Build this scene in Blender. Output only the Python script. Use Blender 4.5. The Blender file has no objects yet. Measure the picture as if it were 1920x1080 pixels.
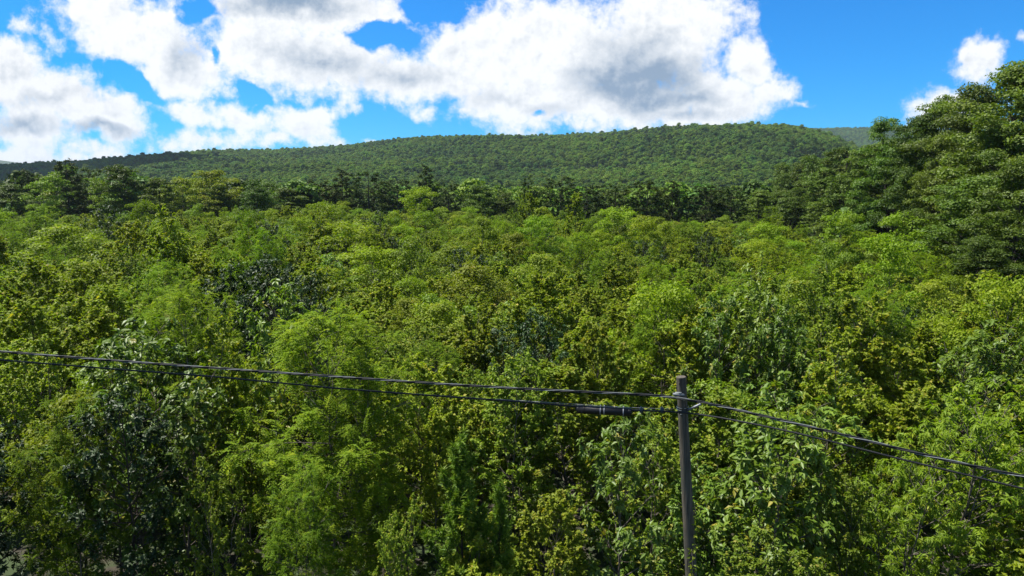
import bpy, math, random
import numpy as np
from mathutils import Vector, Matrix

S = bpy.context.scene
C = S.collection
PI = math.pi
R = math.radians

# ------------------------------------------------------------------ camera
PITCH = R(8.4)
CAM_H = 12.0
cam_d = bpy.data.cameras.new('camera')
cam = bpy.data.objects.new('camera', cam_d); C.objects.link(cam)
cam_d.sensor_width = 36.0; cam_d.lens = 24.0
cam_d.clip_start = 0.1; cam_d.clip_end = 20000.0
cam.location = (0, 0, CAM_H)
cam.rotation_euler = (PI / 2 - PITCH, 0, 0)
S.camera = cam

def ray(px, py):
    """world direction (y = 1 depth not normalised) of a photo pixel 1920x1080"""
    cx = (px - 960) / 1280.0; cy = (540 - py) / 1280.0
    return np.array([cx, math.cos(PITCH) + cy * math.sin(PITCH), -math.sin(PITCH) + cy * math.cos(PITCH)])
def uv(px, py):
    d = ray(px, py); return d[0] / d[1], d[2] / d[1]
def at(px, py, y):
    """point at world depth y seen at the pixel"""
    u, v = uv(px, py); return np.array([u * y, y, CAM_H + v * y])
def proj(p):
    d = np.array(p, float) - np.array([0, 0, CAM_H])
    f = d[1] * math.cos(PITCH) - d[2] * math.sin(PITCH)
    up = d[1] * math.sin(PITCH) + d[2] * math.cos(PITCH)
    return 960 + 1280 * d[0] / f, 540 - 1280 * up / f

# ------------------------------------------------------------------ sun, sky
SUN_EL = R(63); SUN_AZ = R(-72)          # azimuth from +Y, negative = towards -X
sd = np.array([math.sin(SUN_AZ) * math.cos(SUN_EL), math.cos(SUN_AZ) * math.cos(SUN_EL), math.sin(SUN_EL)])
sun_d = bpy.data.lights.new('sun', 'SUN'); sun = bpy.data.objects.new('sun', sun_d); C.objects.link(sun)
sun_d.energy = 5.0; sun_d.angle = R(0.5); sun_d.color = (1.0, 0.96, 0.88)
sun.rotation_euler = Vector(-sd).to_track_quat('-Z', 'Y').to_euler()

S.view_settings.view_transform = 'Standard'; S.view_settings.look = 'None'
S.view_settings.exposure = 1.0; S.view_settings.gamma = 1.0
S.render.engine = 'CYCLES'
S.cycles.max_bounces = 7; S.cycles.diffuse_bounces = 3; S.cycles.glossy_bounces = 2
S.cycles.transmission_bounces = 4; S.cycles.volume_bounces = 0; S.cycles.transparent_max_bounces = 4
S.cycles.use_denoising = True; S.cycles.denoiser = 'OPENIMAGEDENOISE'; S.cycles.denoising_prefilter = 'ACCURATE'
S.cycles.sample_clamp_indirect = 3.0; S.cycles.sample_clamp_direct = 6.0
S.render.film_transparent = False

W = bpy.data.worlds.new('World'); S.world = W; W.use_nodes = True
W.cycles.sampling_method = 'NONE'

class NT:
    """tiny helper for node trees"""
    def __init__(s, tree): s.t = tree; s.n = tree.nodes; s.l = tree.links
    def node(s, typ, **kw):
        n = s.n.new(typ)
        for k, v in kw.items(): setattr(n, k, v)
        return n
    def put(s, sock, v):
        if hasattr(v, 'links') or hasattr(v, 'is_linked'): s.l.new(v, sock)
        else: sock.default_value = v
    def math(s, op, a, b=0.0, c=None, clamp=False):
        n = s.node('ShaderNodeMath', operation=op, use_clamp=clamp)
        s.put(n.inputs[0], a); s.put(n.inputs[1], b)
        if c is not None: s.put(n.inputs[2], c)
        return n.outputs[0]
    def vmath(s, op, a, b=None, scale=None):
        n = s.node('ShaderNodeVectorMath', operation=op); s.put(n.inputs[0], a)
        if b is not None: s.put(n.inputs[1], b)
        if scale is not None: s.put(n.inputs['Scale'], scale)
        return n.outputs['Value'] if op in ('LENGTH', 'DOT_PRODUCT') else n.outputs[0]
    def mix(s, f, a, b, typ='MIX'):
        n = s.node('ShaderNodeMix', data_type='RGBA', blend_type=typ)
        s.put(n.inputs['Factor'], f); s.put(n.inputs['A'], a); s.put(n.inputs['B'], b)
        return n.outputs['Result']
    def noise(s, vec, scale, detail=4, rough=0.55, dim='3D', dist=0.0):
        n = s.node('ShaderNodeTexNoise', noise_dimensions=dim)
        if vec is not None: s.put(n.inputs['Vector'], vec)
        n.inputs['Scale'].default_value = scale; n.inputs['Detail'].default_value = detail
        n.inputs['Roughness'].default_value = rough; n.inputs['Distortion'].default_value = dist
        return n
    def ramp(s, f, a, b, va=0.0, vb=1.0, smooth=True):
        n = s.node('ShaderNodeMapRange', interpolation_type='SMOOTHSTEP' if smooth else 'LINEAR')
        s.put(n.inputs['Value'], f)
        n.inputs['From Min'].default_value = a; n.inputs['From Max'].default_value = b
        n.inputs['To Min'].default_value = va; n.inputs['To Max'].default_value = vb
        return n.outputs['Result']

def build_world():
    t = NT(W.node_tree); t.n.clear()
    out = t.node('ShaderNodeOutputWorld'); bg = t.node('ShaderNodeBackground')
    t.l.new(bg.outputs[0], out.inputs[0])
    sky = t.node('ShaderNodeTexSky', sky_type='NISHITA', sun_disc=False)
    sky.sun_elevation = SUN_EL; sky.sun_rotation = SUN_AZ
    sky.air_density = 1.0; sky.dust_density = 0.2; sky.ozone_density = 2.5
    hs = t.node('ShaderNodeHueSaturation'); hs.inputs['Saturation'].default_value = SKY_SAT
    hs.inputs['Value'].default_value = SKY_VAL; hs.inputs['Hue'].default_value = SKY_HUE
    t.l.new(sky.outputs[0], hs.inputs['Color'])
    tc = t.node('ShaderNodeTexCoord'); d = tc.outputs['Generated']
    sp = t.node('ShaderNodeSeparateXYZ'); t.l.new(d, sp.inputs[0])
    yy = t.math('MAXIMUM', sp.outputs[1], 0.02)
    u = t.math('DIVIDE', sp.outputs[0], yy); v = t.math('DIVIDE', sp.outputs[2], yy)
    cb = t.node('ShaderNodeCombineXYZ'); t.put(cb.inputs[0], u); t.put(cb.inputs[1], v)
    p = cb.outputs[0]
    # domain warp: large billows, small curls
    def warp(p, scale, amp, detail=3):
        n = t.noise(p, scale, detail, 0.55)
        o = t.vmath('SUBTRACT', n.outputs['Color'], (0.5, 0.5, 0.5))
        o = t.vmath('MULTIPLY', o, (1, 1, 0))
        return t.vmath('ADD', p, t.vmath('SCALE', o, scale=amp))
    pw = warp(warp(p, 11.0, 0.06, 4), 42.0, 0.020, 4)
    def blob(px, py, rx, ry, rot=0.0, wt=None, pw=pw):
        u0, v0 = uv(px, py)
        m = t.node('ShaderNodeMapping', vector_type='TEXTURE')
        t.put(m.inputs['Vector'], pw)
        m.inputs['Location'].default_value = (u0, v0, 0)
        m.inputs['Rotation'].default_value = (0, 0, R(rot))
        m.inputs['Scale'].default_value = (rx / 1280.0, ry / 1280.0, 1)
        l = t.vmath('LENGTH', m.outputs[0])
        w = max(0.28, min(1.0, min(rx, ry) / 48.0)) if wt is None else wt
        return t.math('MULTIPLY_ADD', l, -w, w)
    def union(lst, k=0.18):
        r = None
        for b in lst:
            f = blob(*b)
            r = f if r is None else t.math('SMOOTH_MAX', r, f, k)
        return r
    white = union(CLOUDS)
    white = t.math('MAXIMUM', white, -0.9)
    for h in HOLES:
        f = blob(*h)
        white = t.math('SUBTRACT', white, t.math('MULTIPLY', t.math('MAXIMUM', f, 0.0), 1.5))
    n1 = t.noise(p, 18.0, 9, 0.66).outputs['Fac']
    n2 = t.noise(p, 60.0, 5, 0.6).outputs['Fac']
    fb = t.math('ADD', t.math('MULTIPLY', t.math('SUBTRACT', n1, 0.5), 1.6), t.math('MULTIPLY', t.math('SUBTRACT', n2, 0.5), 0.6))
    po = t.vmath('ADD', p, (-0.006, 0.012, 0))
    n1b = t.noise(po, 18.0, 9, 0.66).outputs['Fac']
    relief = t.math('MULTIPLY', t.math('SUBTRACT', n1b, n1), 1.7)
    dens = t.math('ADD', white, fb)
    mask = t.ramp(dens, -0.11, 0.46)
    # elsewhere in the sky (overhead, behind): unseen clouds added to whiten the ambient light
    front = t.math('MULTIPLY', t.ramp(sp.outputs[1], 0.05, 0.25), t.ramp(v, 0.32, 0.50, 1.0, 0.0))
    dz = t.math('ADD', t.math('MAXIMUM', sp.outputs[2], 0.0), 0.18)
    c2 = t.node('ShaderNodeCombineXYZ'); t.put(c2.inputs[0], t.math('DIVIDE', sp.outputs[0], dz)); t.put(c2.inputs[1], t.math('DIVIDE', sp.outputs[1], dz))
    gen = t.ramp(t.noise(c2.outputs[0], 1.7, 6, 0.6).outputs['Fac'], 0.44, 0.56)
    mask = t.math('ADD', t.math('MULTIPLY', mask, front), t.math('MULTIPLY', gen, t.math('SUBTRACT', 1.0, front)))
    # cloud body shading: grey bases, relief on the billows
    grey = union(GREYS, 0.3)
    gd = t.math('ADD', grey, t.math('MULTIPLY', fb, 0.24))
    g = t.ramp(gd, -0.25, 0.95)
    thick = t.ramp(t.noise(pw, 12.0, 6, 0.55).outputs['Fac'], 0.42, 0.75, 0.0, 0.30)
    thick = t.math('MULTIPLY', thick, t.ramp(dens, 0.25, 0.9))
    gg = t.math('ADD', t.math('MAXIMUM', g, thick), t.math('MULTIPLY', relief, t.ramp(dens, 0.1, 0.7)), clamp=True)
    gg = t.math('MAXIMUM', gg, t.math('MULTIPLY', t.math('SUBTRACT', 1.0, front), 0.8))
    col = t.mix(gg, CLOUD_WHITE, CLOUD_GREY)
    skyc = t.vmath('MULTIPLY', hs.outputs['Color'], tuple(SKY_STR * c for c in SKY_TINT))
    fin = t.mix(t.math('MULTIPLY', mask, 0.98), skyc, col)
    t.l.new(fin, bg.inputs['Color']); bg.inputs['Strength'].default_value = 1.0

SKY_STR = 0.084; SKY_TINT = (0.05, 0.53, 1.00); SKY_SAT = 1.0; SKY_VAL = 1.0; SKY_HUE = 0.5
CLOUD_WHITE = (0.525, 0.53, 0.53, 1); CLOUD_GREY = (0.15, 0.20, 0.265, 1)
CLOUDS = [  # photo px: x, y, half width, half height, tilt
 (15,140,95,75,0), (120,190,130,62,-20), (215,228,75,52,-10), (50,245,110,40,0), (235,190,45,30,0),
 (60,290,170,34,0), (200,288,95,20,0), (70,225,110,40,0),
 (250,60,150,75,-20), (340,125,110,62,-15), (190,20,100,50,0), (375,160,55,30,0),
 (480,90,130,85,0), (600,110,190,80,-8), (560,10,240,60,0), (700,25,95,45,0), (760,150,140,55,-5),
 (880,120,110,80,0), (1000,90,190,120,0), (1160,110,220,125,0), (1270,50,140,110,0), (980,190,150,70,0),
 (1180,190,240,65,0), (1330,190,120,65,0), (1400,120,55,65,20), (1440,170,58,32,20), (1390,205,70,36,0), (1300,230,90,30,0),
 (425,168,20,16,0), (375,212,85,28,-8), (455,220,75,28,-15), (565,230,80,36,-25), (600,215,42,28,0), (385,262,105,24,0), (530,255,75,26,0),(320,275,50,16,0),
 (656,210,22,14,0), (795,214,22,8,0), (690,262,14,5,0), (48,45,32,13,-10), (95,75,22,36,0), (180,80,30,40,0),
 (1832,118,60,42,30), (1768,192,72,36,0,0.85), (1905,160,34,16,30), (1914,75,24,12,0), (1495,195,16,8,0),
]
HOLES = [(708,60,70,34,-10,0.8), (815,12,70,30,0,0.8), (1016,212,20,10,0,0.5), (365,10,50,22,0,0.6), (250,150,62,22,-35,0.55), (470,178,48,14,-20,0.5), (405,100,16,26,0,0.5)]
GREYS = [(1190,150,150,62,0,1.35), (1190,105,100,60,0,0.7), (1240,190,150,30,0,0.9), (540,5,150,28,0,1.0), (600,110,130,40,-8,0.62), (760,150,100,28,0,0.5),
 (345,105,40,50,0,0.55), (190,246,85,16,-5,0.75), (40,238,85,16,0,0.55), (90,192,110,14,0,0.3), (1020,205,60,16,0,0.35), (1290,218,110,16,0,0.6), (930,185,60,20,0,0.25)]
build_world()

# ------------------------------------------------------------------ mesh helpers
def mesh_from(name, V, F_tri=None, F_quad=None, mats=(), attrs=None, smooth=False):
    me = bpy.data.meshes.new(name)
    V = np.asarray(V, np.float32)
    nt = 0 if F_tri is None else len(F_tri); nq = 0 if F_quad is None else len(F_quad)
    loops = []; starts = []; 
    if nt: loops.append(np.asarray(F_tri, np.int32).ravel())
    if nq: loops.append(np.asarray(F_quad, np.int32).ravel())
    loops = np.concatenate(loops)
    starts = np.concatenate([np.arange(nt) * 3, nt * 3 + np.arange(nq) * 4]).astype(np.int32)
    me.vertices.add(len(V)); me.vertices.foreach_set('co', V.ravel())
    me.loops.add(len(loops)); me.loops.foreach_set('vertex_index', loops)
    me.polygons.add(nt + nq); me.polygons.foreach_set('loop_start', starts)
    me.update(calc_edges=True)
    if attrs:
        for k, a in attrs.items():
            at_ = me.attributes.new(k, 'FLOAT', 'POINT'); at_.data.foreach_set('value', np.asarray(a, np.float32))
    if smooth: me.polygons.foreach_set('use_smooth', np.ones(nt + nq, bool))
    for m in mats: me.materials.append(m)
    me.validate()
    return me

def link(name, me, parent=None, loc=(0, 0, 0)):
    o = bpy.data.objects.new(name, me); C.objects.link(o); o.location = loc
    if parent is not None: o.parent = parent
    return o
def empty(name, loc, rz=0, sc=(1, 1, 1)):
    o = bpy.data.objects.new(name, None); C.objects.link(o); o.empty_display_size = 0.3
    o.location = loc; o.rotation_euler = (0, 0, rz); o.scale = sc; return o
def tag(o, label=None, cat=None, group=None, kind=None):
    if label: o['label'] = label
    if cat: o['category'] = cat
    if group: o['group'] = group
    if kind: o['kind'] = kind
    return o
def nrm(a): return a / np.maximum(np.linalg.norm(a, axis=-1, keepdims=True), 1e-9)

def tube(pts, rad, n=6, cap=True):
    """swept tube; returns V, quads, tris"""
    pts = np.asarray(pts, float); m = len(pts); rad = np.broadcast_to(rad, (m,))
    tan = np.gradient(pts, axis=0); tan = nrm(tan)
    ref = np.array([0, 0, 1.0]) if abs(tan[0][2]) < 0.9 else np.array([1.0, 0, 0])
    a = nrm(np.cross(tan, ref)); b = np.cross(tan, a)
    th = np.arange(n) * 2 * PI / n
    V = pts[:, None] + rad[:, None, None] * (np.cos(th)[None, :, None] * a[:, None] + np.sin(th)[None, :, None] * b[:, None])
    V = V.reshape(-1, 3)
    i = np.arange(m - 1)[:, None] * n + np.arange(n)[None]; j = np.arange(m - 1)[:, None] * n + (np.arange(n)[None] + 1) % n
    Q = np.stack([i, j, j + n, i + n], -1).reshape(-1, 4)
    T = []
    if cap:
        V = np.vstack([V, pts[0], pts[-1]]); c0 = m * n; c1 = c0 + 1
        for k in range(n):
            T.append((c0, (k + 1) % n, k)); T.append((c1, (m - 1) * n + k, (m - 1) * n + (k + 1) % n))
    return V, Q, np.array(T, int).reshape(-1, 3)

class MB:
    def __init__(s): s.V = []; s.Q = []; s.T = []; s.n = 0
    def add(s, V, Q=None, T=None):
        s.V.append(np.asarray(V, float))
        if Q is not None and len(Q): s.Q.append(np.asarray(Q) + s.n)
        if T is not None and len(T): s.T.append(np.asarray(T) + s.n)
        s.n += len(V); return s
    def tube(s, pts, rad, n=6, cap=True): return s.add(*tube(pts, rad, n, cap))
    def box(s, c, size, axes=None):
        c = np.asarray(c, float); h = np.asarray(size, float) / 2
        ax = np.eye(3) if axes is None else np.asarray(axes, float)
        sg = np.array([(-1,-1,-1),(1,-1,-1),(1,1,-1),(-1,1,-1),(-1,-1,1),(1,-1,1),(1,1,1),(-1,1,1)])
        V = c + (sg * h) @ ax
        return s.add(V, [(0,3,2,1),(4,5,6,7),(0,1,5,4),(1,2,6,5),(2,3,7,6),(3,0,4,7)])
    def mesh(s, name, mats, smooth=False, attrs=None):
        return mesh_from(name, np.vstack(s.V), np.vstack(s.T) if s.T else None, np.vstack(s.Q) if s.Q else None, mats, attrs, smooth)

# ------------------------------------------------------------------ materials
def mat(name):
    m = bpy.data.materials.new(name); m.use_nodes = True; t = NT(m.node_tree); t.n.clear()
    out = t.node('ShaderNodeOutputMaterial'); return m, t, out

def leaf_mat(name, a, b, new, rough=0.45, spec=0.35, trans=0.38, tcol=(1.35, 1.5, 0.45), var=0.3, hue=0.03, white=0.0):
    m, t, out = mat(name)
    rn = t.node('ShaderNodeAttribute', attribute_name='rnd').outputs['Fac']
    ti = t.node('ShaderNodeAttribute', attribute_name='tint').outputs['Fac']
    c = t.mix(rn, a + (1,), b + (1,)); c = t.mix(ti, c, new + (1,))
    oi = t.node('ShaderNodeObjectInfo').outputs['Random']
    hs = t.node('ShaderNodeHueSaturation')
    t.put(hs.inputs['Color'], c)
    t.put(hs.inputs['Value'], t.ramp(oi, 0, 1, 1 - var, 1 + var, False))
    r2 = t.math('FRACT', t.math('MULTIPLY', oi, 17.31))
    t.put(hs.inputs['Hue'], t.ramp(r2, 0, 1, 0.5 - hue, 0.5 + hue, False))
    col = hs.outputs['Color']
    pb = t.node('ShaderNodeBsdfPrincipled'); t.put(pb.inputs['Base Color'], col)
    pb.inputs['Roughness'].default_value = rough; pb.inputs['Specular IOR Level'].default_value = spec
    tr = t.node('ShaderNodeBsdfTranslucent')
    t.put(tr.inputs['Color'], t.vmath('MULTIPLY', col, tcol))
    mx = t.node('ShaderNodeMixShader'); mx.inputs[0].default_value = trans
    t.l.new(pb.outputs[0], mx.inputs[1]); t.l.new(tr.outputs[0], mx.inputs[2]); t.l.new(mx.outputs[0], out.inputs[0])
    return m

M = {}
M['maple'] = leaf_mat('maple_leaves', (0.140,0.190,0.012), (0.222,0.270,0.020), (0.35,0.29,0.04), 0.55, 0.2, 0.36, hue=0.011, var=0.20)
M['small'] = leaf_mat('small_leaves', (0.112,0.175,0.013), (0.182,0.248,0.020), (0.31,0.28,0.04), 0.5, 0.22, 0.33, hue=0.011, var=0.20)
M['locust'] = leaf_mat('locust_leaves', (0.100,0.175,0.008), (0.155,0.232,0.012), (0.25,0.31,0.015), 0.6, 0.12, 0.42, hue=0.012, var=0.22)
M['glossy'] = leaf_mat('glossy_leaves', (0.020,0.046,0.010), (0.040,0.076,0.015), (0.08,0.11,0.02), 0.48, 0.28, 0.16, var=0.25, hue=0.012)
M['broad'] = leaf_mat('broad_leaves', (0.085,0.150,0.015), (0.145,0.215,0.022), (0.28,0.24,0.03), 0.45, 0.32, 0.30, var=0.25, hue=0.015)
M['canopy_deep'] = leaf_mat('deep_canopy_leaves', (0.056,0.118,0.023), (0.105,0.172,0.030), (0.12,0.17,0.03), 0.6, 0.15, 0.22, var=0.45, hue=0.02)
M['dome_bright'] = leaf_mat('bright_leaves', (0.130,0.200,0.009), (0.190,0.260,0.014), (0.27,0.31,0.03), 0.55, 0.18, 0.38, hue=0.016, var=0.22)
M['dome_olive'] = leaf_mat('olive_leaves', (0.138,0.185,0.013), (0.212,0.258,0.022), (0.34,0.29,0.04), 0.55, 0.18, 0.38, hue=0.011, var=0.20)
M['sumac'] = leaf_mat('narrow_leaves', (0.130,0.200,0.010), (0.190,0.260,0.015), (0.27,0.30,0.02), 0.5, 0.2, 0.40, hue=0.012, var=0.2)
M['needle'] = leaf_mat('young_pine_needles', (0.085,0.165,0.014), (0.135,0.215,0.020), (0.19,0.25,0.03), 0.5, 0.2, 0.3, hue=0.005, var=0.05)
M['oak'] = leaf_mat('oak_leaves', (0.058,0.098,0.011), (0.102,0.146,0.017), (0.14,0.17,0.03), 0.5, 0.22, 0.32, var=0.28, hue=0.02)
M['pine'] = leaf_mat('pine_needles', (0.038,0.066,0.013), (0.065,0.095,0.018), (0.09,0.11,0.02), 0.55, 0.18, 0.15, var=0.35, hue=0.02)
M['canopy'] = leaf_mat('canopy_leaves', (0.092,0.160,0.020), (0.150,0.225,0.028), (0.16,0.22,0.03), 0.6, 0.15, 0.24, var=0.35, hue=0.02)

def bark_mat(name, a, b, sc=8):
    m, t, out = mat(name)
    tc = t.node('ShaderNodeTexCoord'); mp = t.node('ShaderNodeMapping'); mp.inputs['Scale'].default_value = (1, 1, 0.15)
    t.l.new(tc.outputs['Object'], mp.inputs[0])
    n = t.noise(mp.outputs[0], sc, 6, 0.65)
    pb = t.node('ShaderNodeBsdfPrincipled'); t.put(pb.inputs['Base Color'], t.mix(t.ramp(n.outputs['Fac'], 0.35, 0.65), a + (1,), b + (1,)))
    pb.inputs['Roughness'].default_value = 0.9; pb.inputs['Specular IOR Level'].default_value = 0.2
    bp = t.node('ShaderNodeBump'); bp.inputs['Strength'].default_value = 0.5; bp.inputs['Distance'].default_value = 0.02
    t.put(bp.inputs['Height'], n.outputs['Fac']); t.l.new(bp.outputs[0], pb.inputs['Normal'])
    t.l.new(pb.outputs[0], out.inputs[0]); return m
M['bark'] = bark_mat('grey_bark', (0.055,0.045,0.035), (0.16,0.14,0.115), 10)
M['bark_dark'] = bark_mat('dark_bark', (0.025,0.02,0.016), (0.08,0.065,0.05), 10)

# ------------------------------------------------------------------ ground and hills
def fbm(x, y, seed=0, octv=4, sc=1.0):
    rg = np.random.default_rng(seed); r = np.zeros(np.broadcast(x, y).shape); a = 1.0
    for k in range(octv):
        for j in range(3):
            th = rg.uniform(0, 2 * PI); ph = rg.uniform(0, 2 * PI); f = sc * 2 ** k * rg.uniform(0.8, 1.25)
            r = r + a / 3 * np.sin((x * math.cos(th) + y * math.sin(th)) * f + ph)
        a *= 0.5
    return r

# silhouette of the ridge, photo px (x, y, distance)
CREST = [(-500,330,2300),(-150,318,2200),(0,312,2100),(60,306,2050),(130,300,2000),(200,297,1950),(330,286,1850),(480,279,1800),(640,270,1750),(800,260,1700),
         (960,253,1650),(1120,247,1580),(1220,239,1500),(1300,234,1420),(1400,230,1350),(1470,231,1320),(1500,235,1310),(1550,247,1300),(1600,268,1290),(1640,288,1280),(1700,318,1270),(1800,345,1250),(2100,360,1250),(2600,360,1250)]
cu = []; cv = []; cd = []
for px, py, dd in CREST:
    u_, v_ = uv(px, py + 3); cu.append(math.atan(u_)); cv.append(CAM_H + v_ * dd * math.cos(math.atan(u_)) - 11.0); cd.append(dd)
cu = np.array(cu); cv = np.array(cv); cd = np.array(cd)
def flat_z(x, y):
    r = np.hypot(x, y); s = np.clip((r - 190) / 260, 0, 1); s = s * s * (3 - 2 * s)
    return -9.0 * s + 0.35 * fbm(x, y, 3, 2, 0.035)
R0 = 470.0
def hill_z(az, r):
    H = np.interp(az, cu, cv); D = np.interp(az, cu, cd)
    t = (r - R0) / (D - R0)
    tt = np.clip(t, 0, 1)
    s = 0.30 * tt + 0.70 * (tt * tt * (3 - 2 * tt)) ; 
    x = r * np.sin(az); y = r * np.cos(az)
    z = -9.0 + (H + 9.0) * s
    bump = fbm(x, y, 11, 3, 0.011) * 13.0 * np.sin(PI * np.clip(tt, 0, 1)) ** 0.8
    over = np.clip(t - 1, 0, 3)
    z = z + bump - over * 60.0
    return z
def polar_grid(name, a0, a1, na, rs, zf, m, wrap=False):
    az = np.linspace(a0, a1, na); rs = np.asarray(rs)
    A, RR = np.meshgrid(az, rs); Z = zf(A, RR)
    V = np.stack([RR * np.sin(A), RR * np.cos(A), Z], -1).reshape(-1, 3)
    i = np.arange(len(rs) - 1)[:, None] * na + np.arange(na - 1)[None]
    Q = np.stack([i, i + 1, i + 1 + na, i + na], -1).reshape(-1, 4)
    me = mesh_from(name, V, None, Q, [m], smooth=True)
    return link(name, me)

def ground_mat():
    m, t, out = mat('forest_floor')
    tc = t.node('ShaderNodeTexCoord').outputs['Object']
    n1 = t.noise(tc, 0.6, 6, 0.6).outputs['Fac']; n2 = t.noise(tc, 9.0, 5, 0.7).outputs['Fac']
    c = t.mix(t.ramp(n2, 0.35, 0.65), (0.016,0.013,0.008,1), (0.045,0.036,0.022,1))
    c = t.mix(t.ramp(n1, 0.45, 0.6), c, (0.03,0.05,0.012,1))
    pb = t.node('ShaderNodeBsdfPrincipled'); t.put(pb.inputs['Base Color'], c); pb.inputs['Roughness'].default_value = 0.95
    bp = t.node('ShaderNodeBump'); bp.inputs['Strength'].default_value = 0.7; bp.inputs['Distance'].default_value = 0.06
    t.put(bp.inputs['Height'], n2); t.l.new(bp.outputs[0], pb.inputs['Normal'])
    t.l.new(pb.outputs[0], out.inputs[0]); return m
def hillside_mat():
    m, t, out = mat('wooded_hillside')
    tc = t.node('ShaderNodeTexCoord').outputs['Object']
    n1 = t.noise(tc, 0.12, 6, 0.65).outputs['Fac']
    c = t.mix(t.ramp(n1, 0.4, 0.6), (0.018,0.034,0.010,1), (0.045,0.070,0.016,1))
    pb = t.node('ShaderNodeBsdfPrincipled'); t.put(pb.inputs['Base Color'], c); pb.inputs['Roughness'].default_value = 0.95
    t.l.new(pb.outputs[0], out.inputs[0]); return m
GM = ground_mat(); HM = hillside_mat()
rs = np.concatenate([[0.0], np.geomspace(2, 700, 90), [1500, 3000, 7000]])
g = polar_grid('ground', -PI, PI, 181, rs, lambda a, r: flat_z(r * np.sin(a), r * np.cos(a)) - np.where(r > 600, 3.0, 0), GM)
tag(g, kind='structure')
hb = np.concatenate([np.linspace(R0 - 20, 1250, 70), np.linspace(1265, 2400, 60), [2600, 3000]])
h = polar_grid('hill', R(-52), R(58), 260, hb, lambda a, r: np.where(r < R0, -9.3, hill_z(a, r)), HM)
tag(h, kind='structure')
# a farther ridge seen past the shoulder of the hill on the east, and one at the far west
FD = 3600.0
def far_z(az, r):
    ax = [uv(px, 300)[0] for px in (1300, 1450, 1530, 1650, 1900, 2300)]
    hy = [CAM_H + uv(960, py)[1] * FD * math.cos(math.atan(a_)) - 10 for py, a_ in zip((262, 248, 242, 240, 250, 290), ax)]
    H = np.interp(az, [math.atan(a_) for a_ in ax], hy)
    t = np.clip((r - 2300) / (FD - 2300), 0, 1)
    x = r * np.sin(az); y = r * np.cos(az)
    return -60 + (H + 60) * (t ** 0.85) + fbm(x, y, 21, 3, 0.006) * 16 * np.sin(PI * t) - np.clip(r - FD, 0, 900) * 0.2
o = polar_grid('far_hill', R(12), R(50), 90, np.concatenate([np.linspace(2300, FD, 50), [3800, 4200]]), far_z, HM); tag(o, kind='structure')
WD = 5200.0
def west_z(az, r):
    H = np.interp(az, [math.atan(uv(px, 300)[0]) for px in (-400, -100, 0, 25, 60, 140)], [CAM_H + uv(960, py)[1] * WD * 0.8 for py in (285, 294, 300, 303, 312, 330)])
    t = np.clip((r - 3600) / (WD - 3600), 0, 1)
    return -60 + (H + 60) * t
o = polar_grid('western_hill', R(-52), R(-32), 50, np.linspace(3600, WD, 30), west_z, HM); tag(o, kind='structure')

# ------------------------------------------------------------------ tree generator
class Leaves:
    def __init__(s): s.V = []; s.rnd = []; s.tint = []
    def add(s, rg, pos, ax, nm, L, Wd, tint, fold=0.18, wpos=0.42):
        """kite leaves, two triangles folded about the midrib"""
        n = len(pos); ax = nrm(ax); b = nrm(np.cross(nm, ax)); nn = np.cross(ax, b)
        L = np.broadcast_to(L, (n,))[:, None]; Wd = np.broadcast_to(Wd, (n,))[:, None]
        v0 = pos; v2 = pos + ax * L - nn * L * 0.12
        mid = pos + ax * L * wpos + nn * Wd * fold
        v1 = mid + b * Wd * 0.5; v3 = mid - b * Wd * 0.5
        s.V.append(np.stack([v0, v1, v2, v3], 1))
        s.rnd.append(rg.random(n)); s.tint.append(np.broadcast_to(tint, (n,)))
    def arrays(s): return np.concatenate(s.V), np.concatenate(s.rnd), np.concatenate(s.tint)

def leaves_mesh(name, arr, m, keep=1.0, scale=1.0, seed=0):
    V, rnd, tint = arr
    if keep < 1.0:
        rg = np.random.default_rng(seed); k = rg.random(len(V)) < keep
        V = V[k]; rnd = rnd[k]; tint = tint[k]
        c = V.mean(axis=1, keepdims=True); V = c + (V - c) * scale
    n = len(V); i = np.arange(n)[:, None] * 4
    T = np.concatenate([i + np.array([[0, 1, 2]]), i + np.array([[0, 2, 3]])])
    return mesh_from(name, V.reshape(-1, 3), T, None, [m], {'rnd': np.repeat(rnd, 4), 'tint': np.repeat(tint, 4)})

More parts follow.
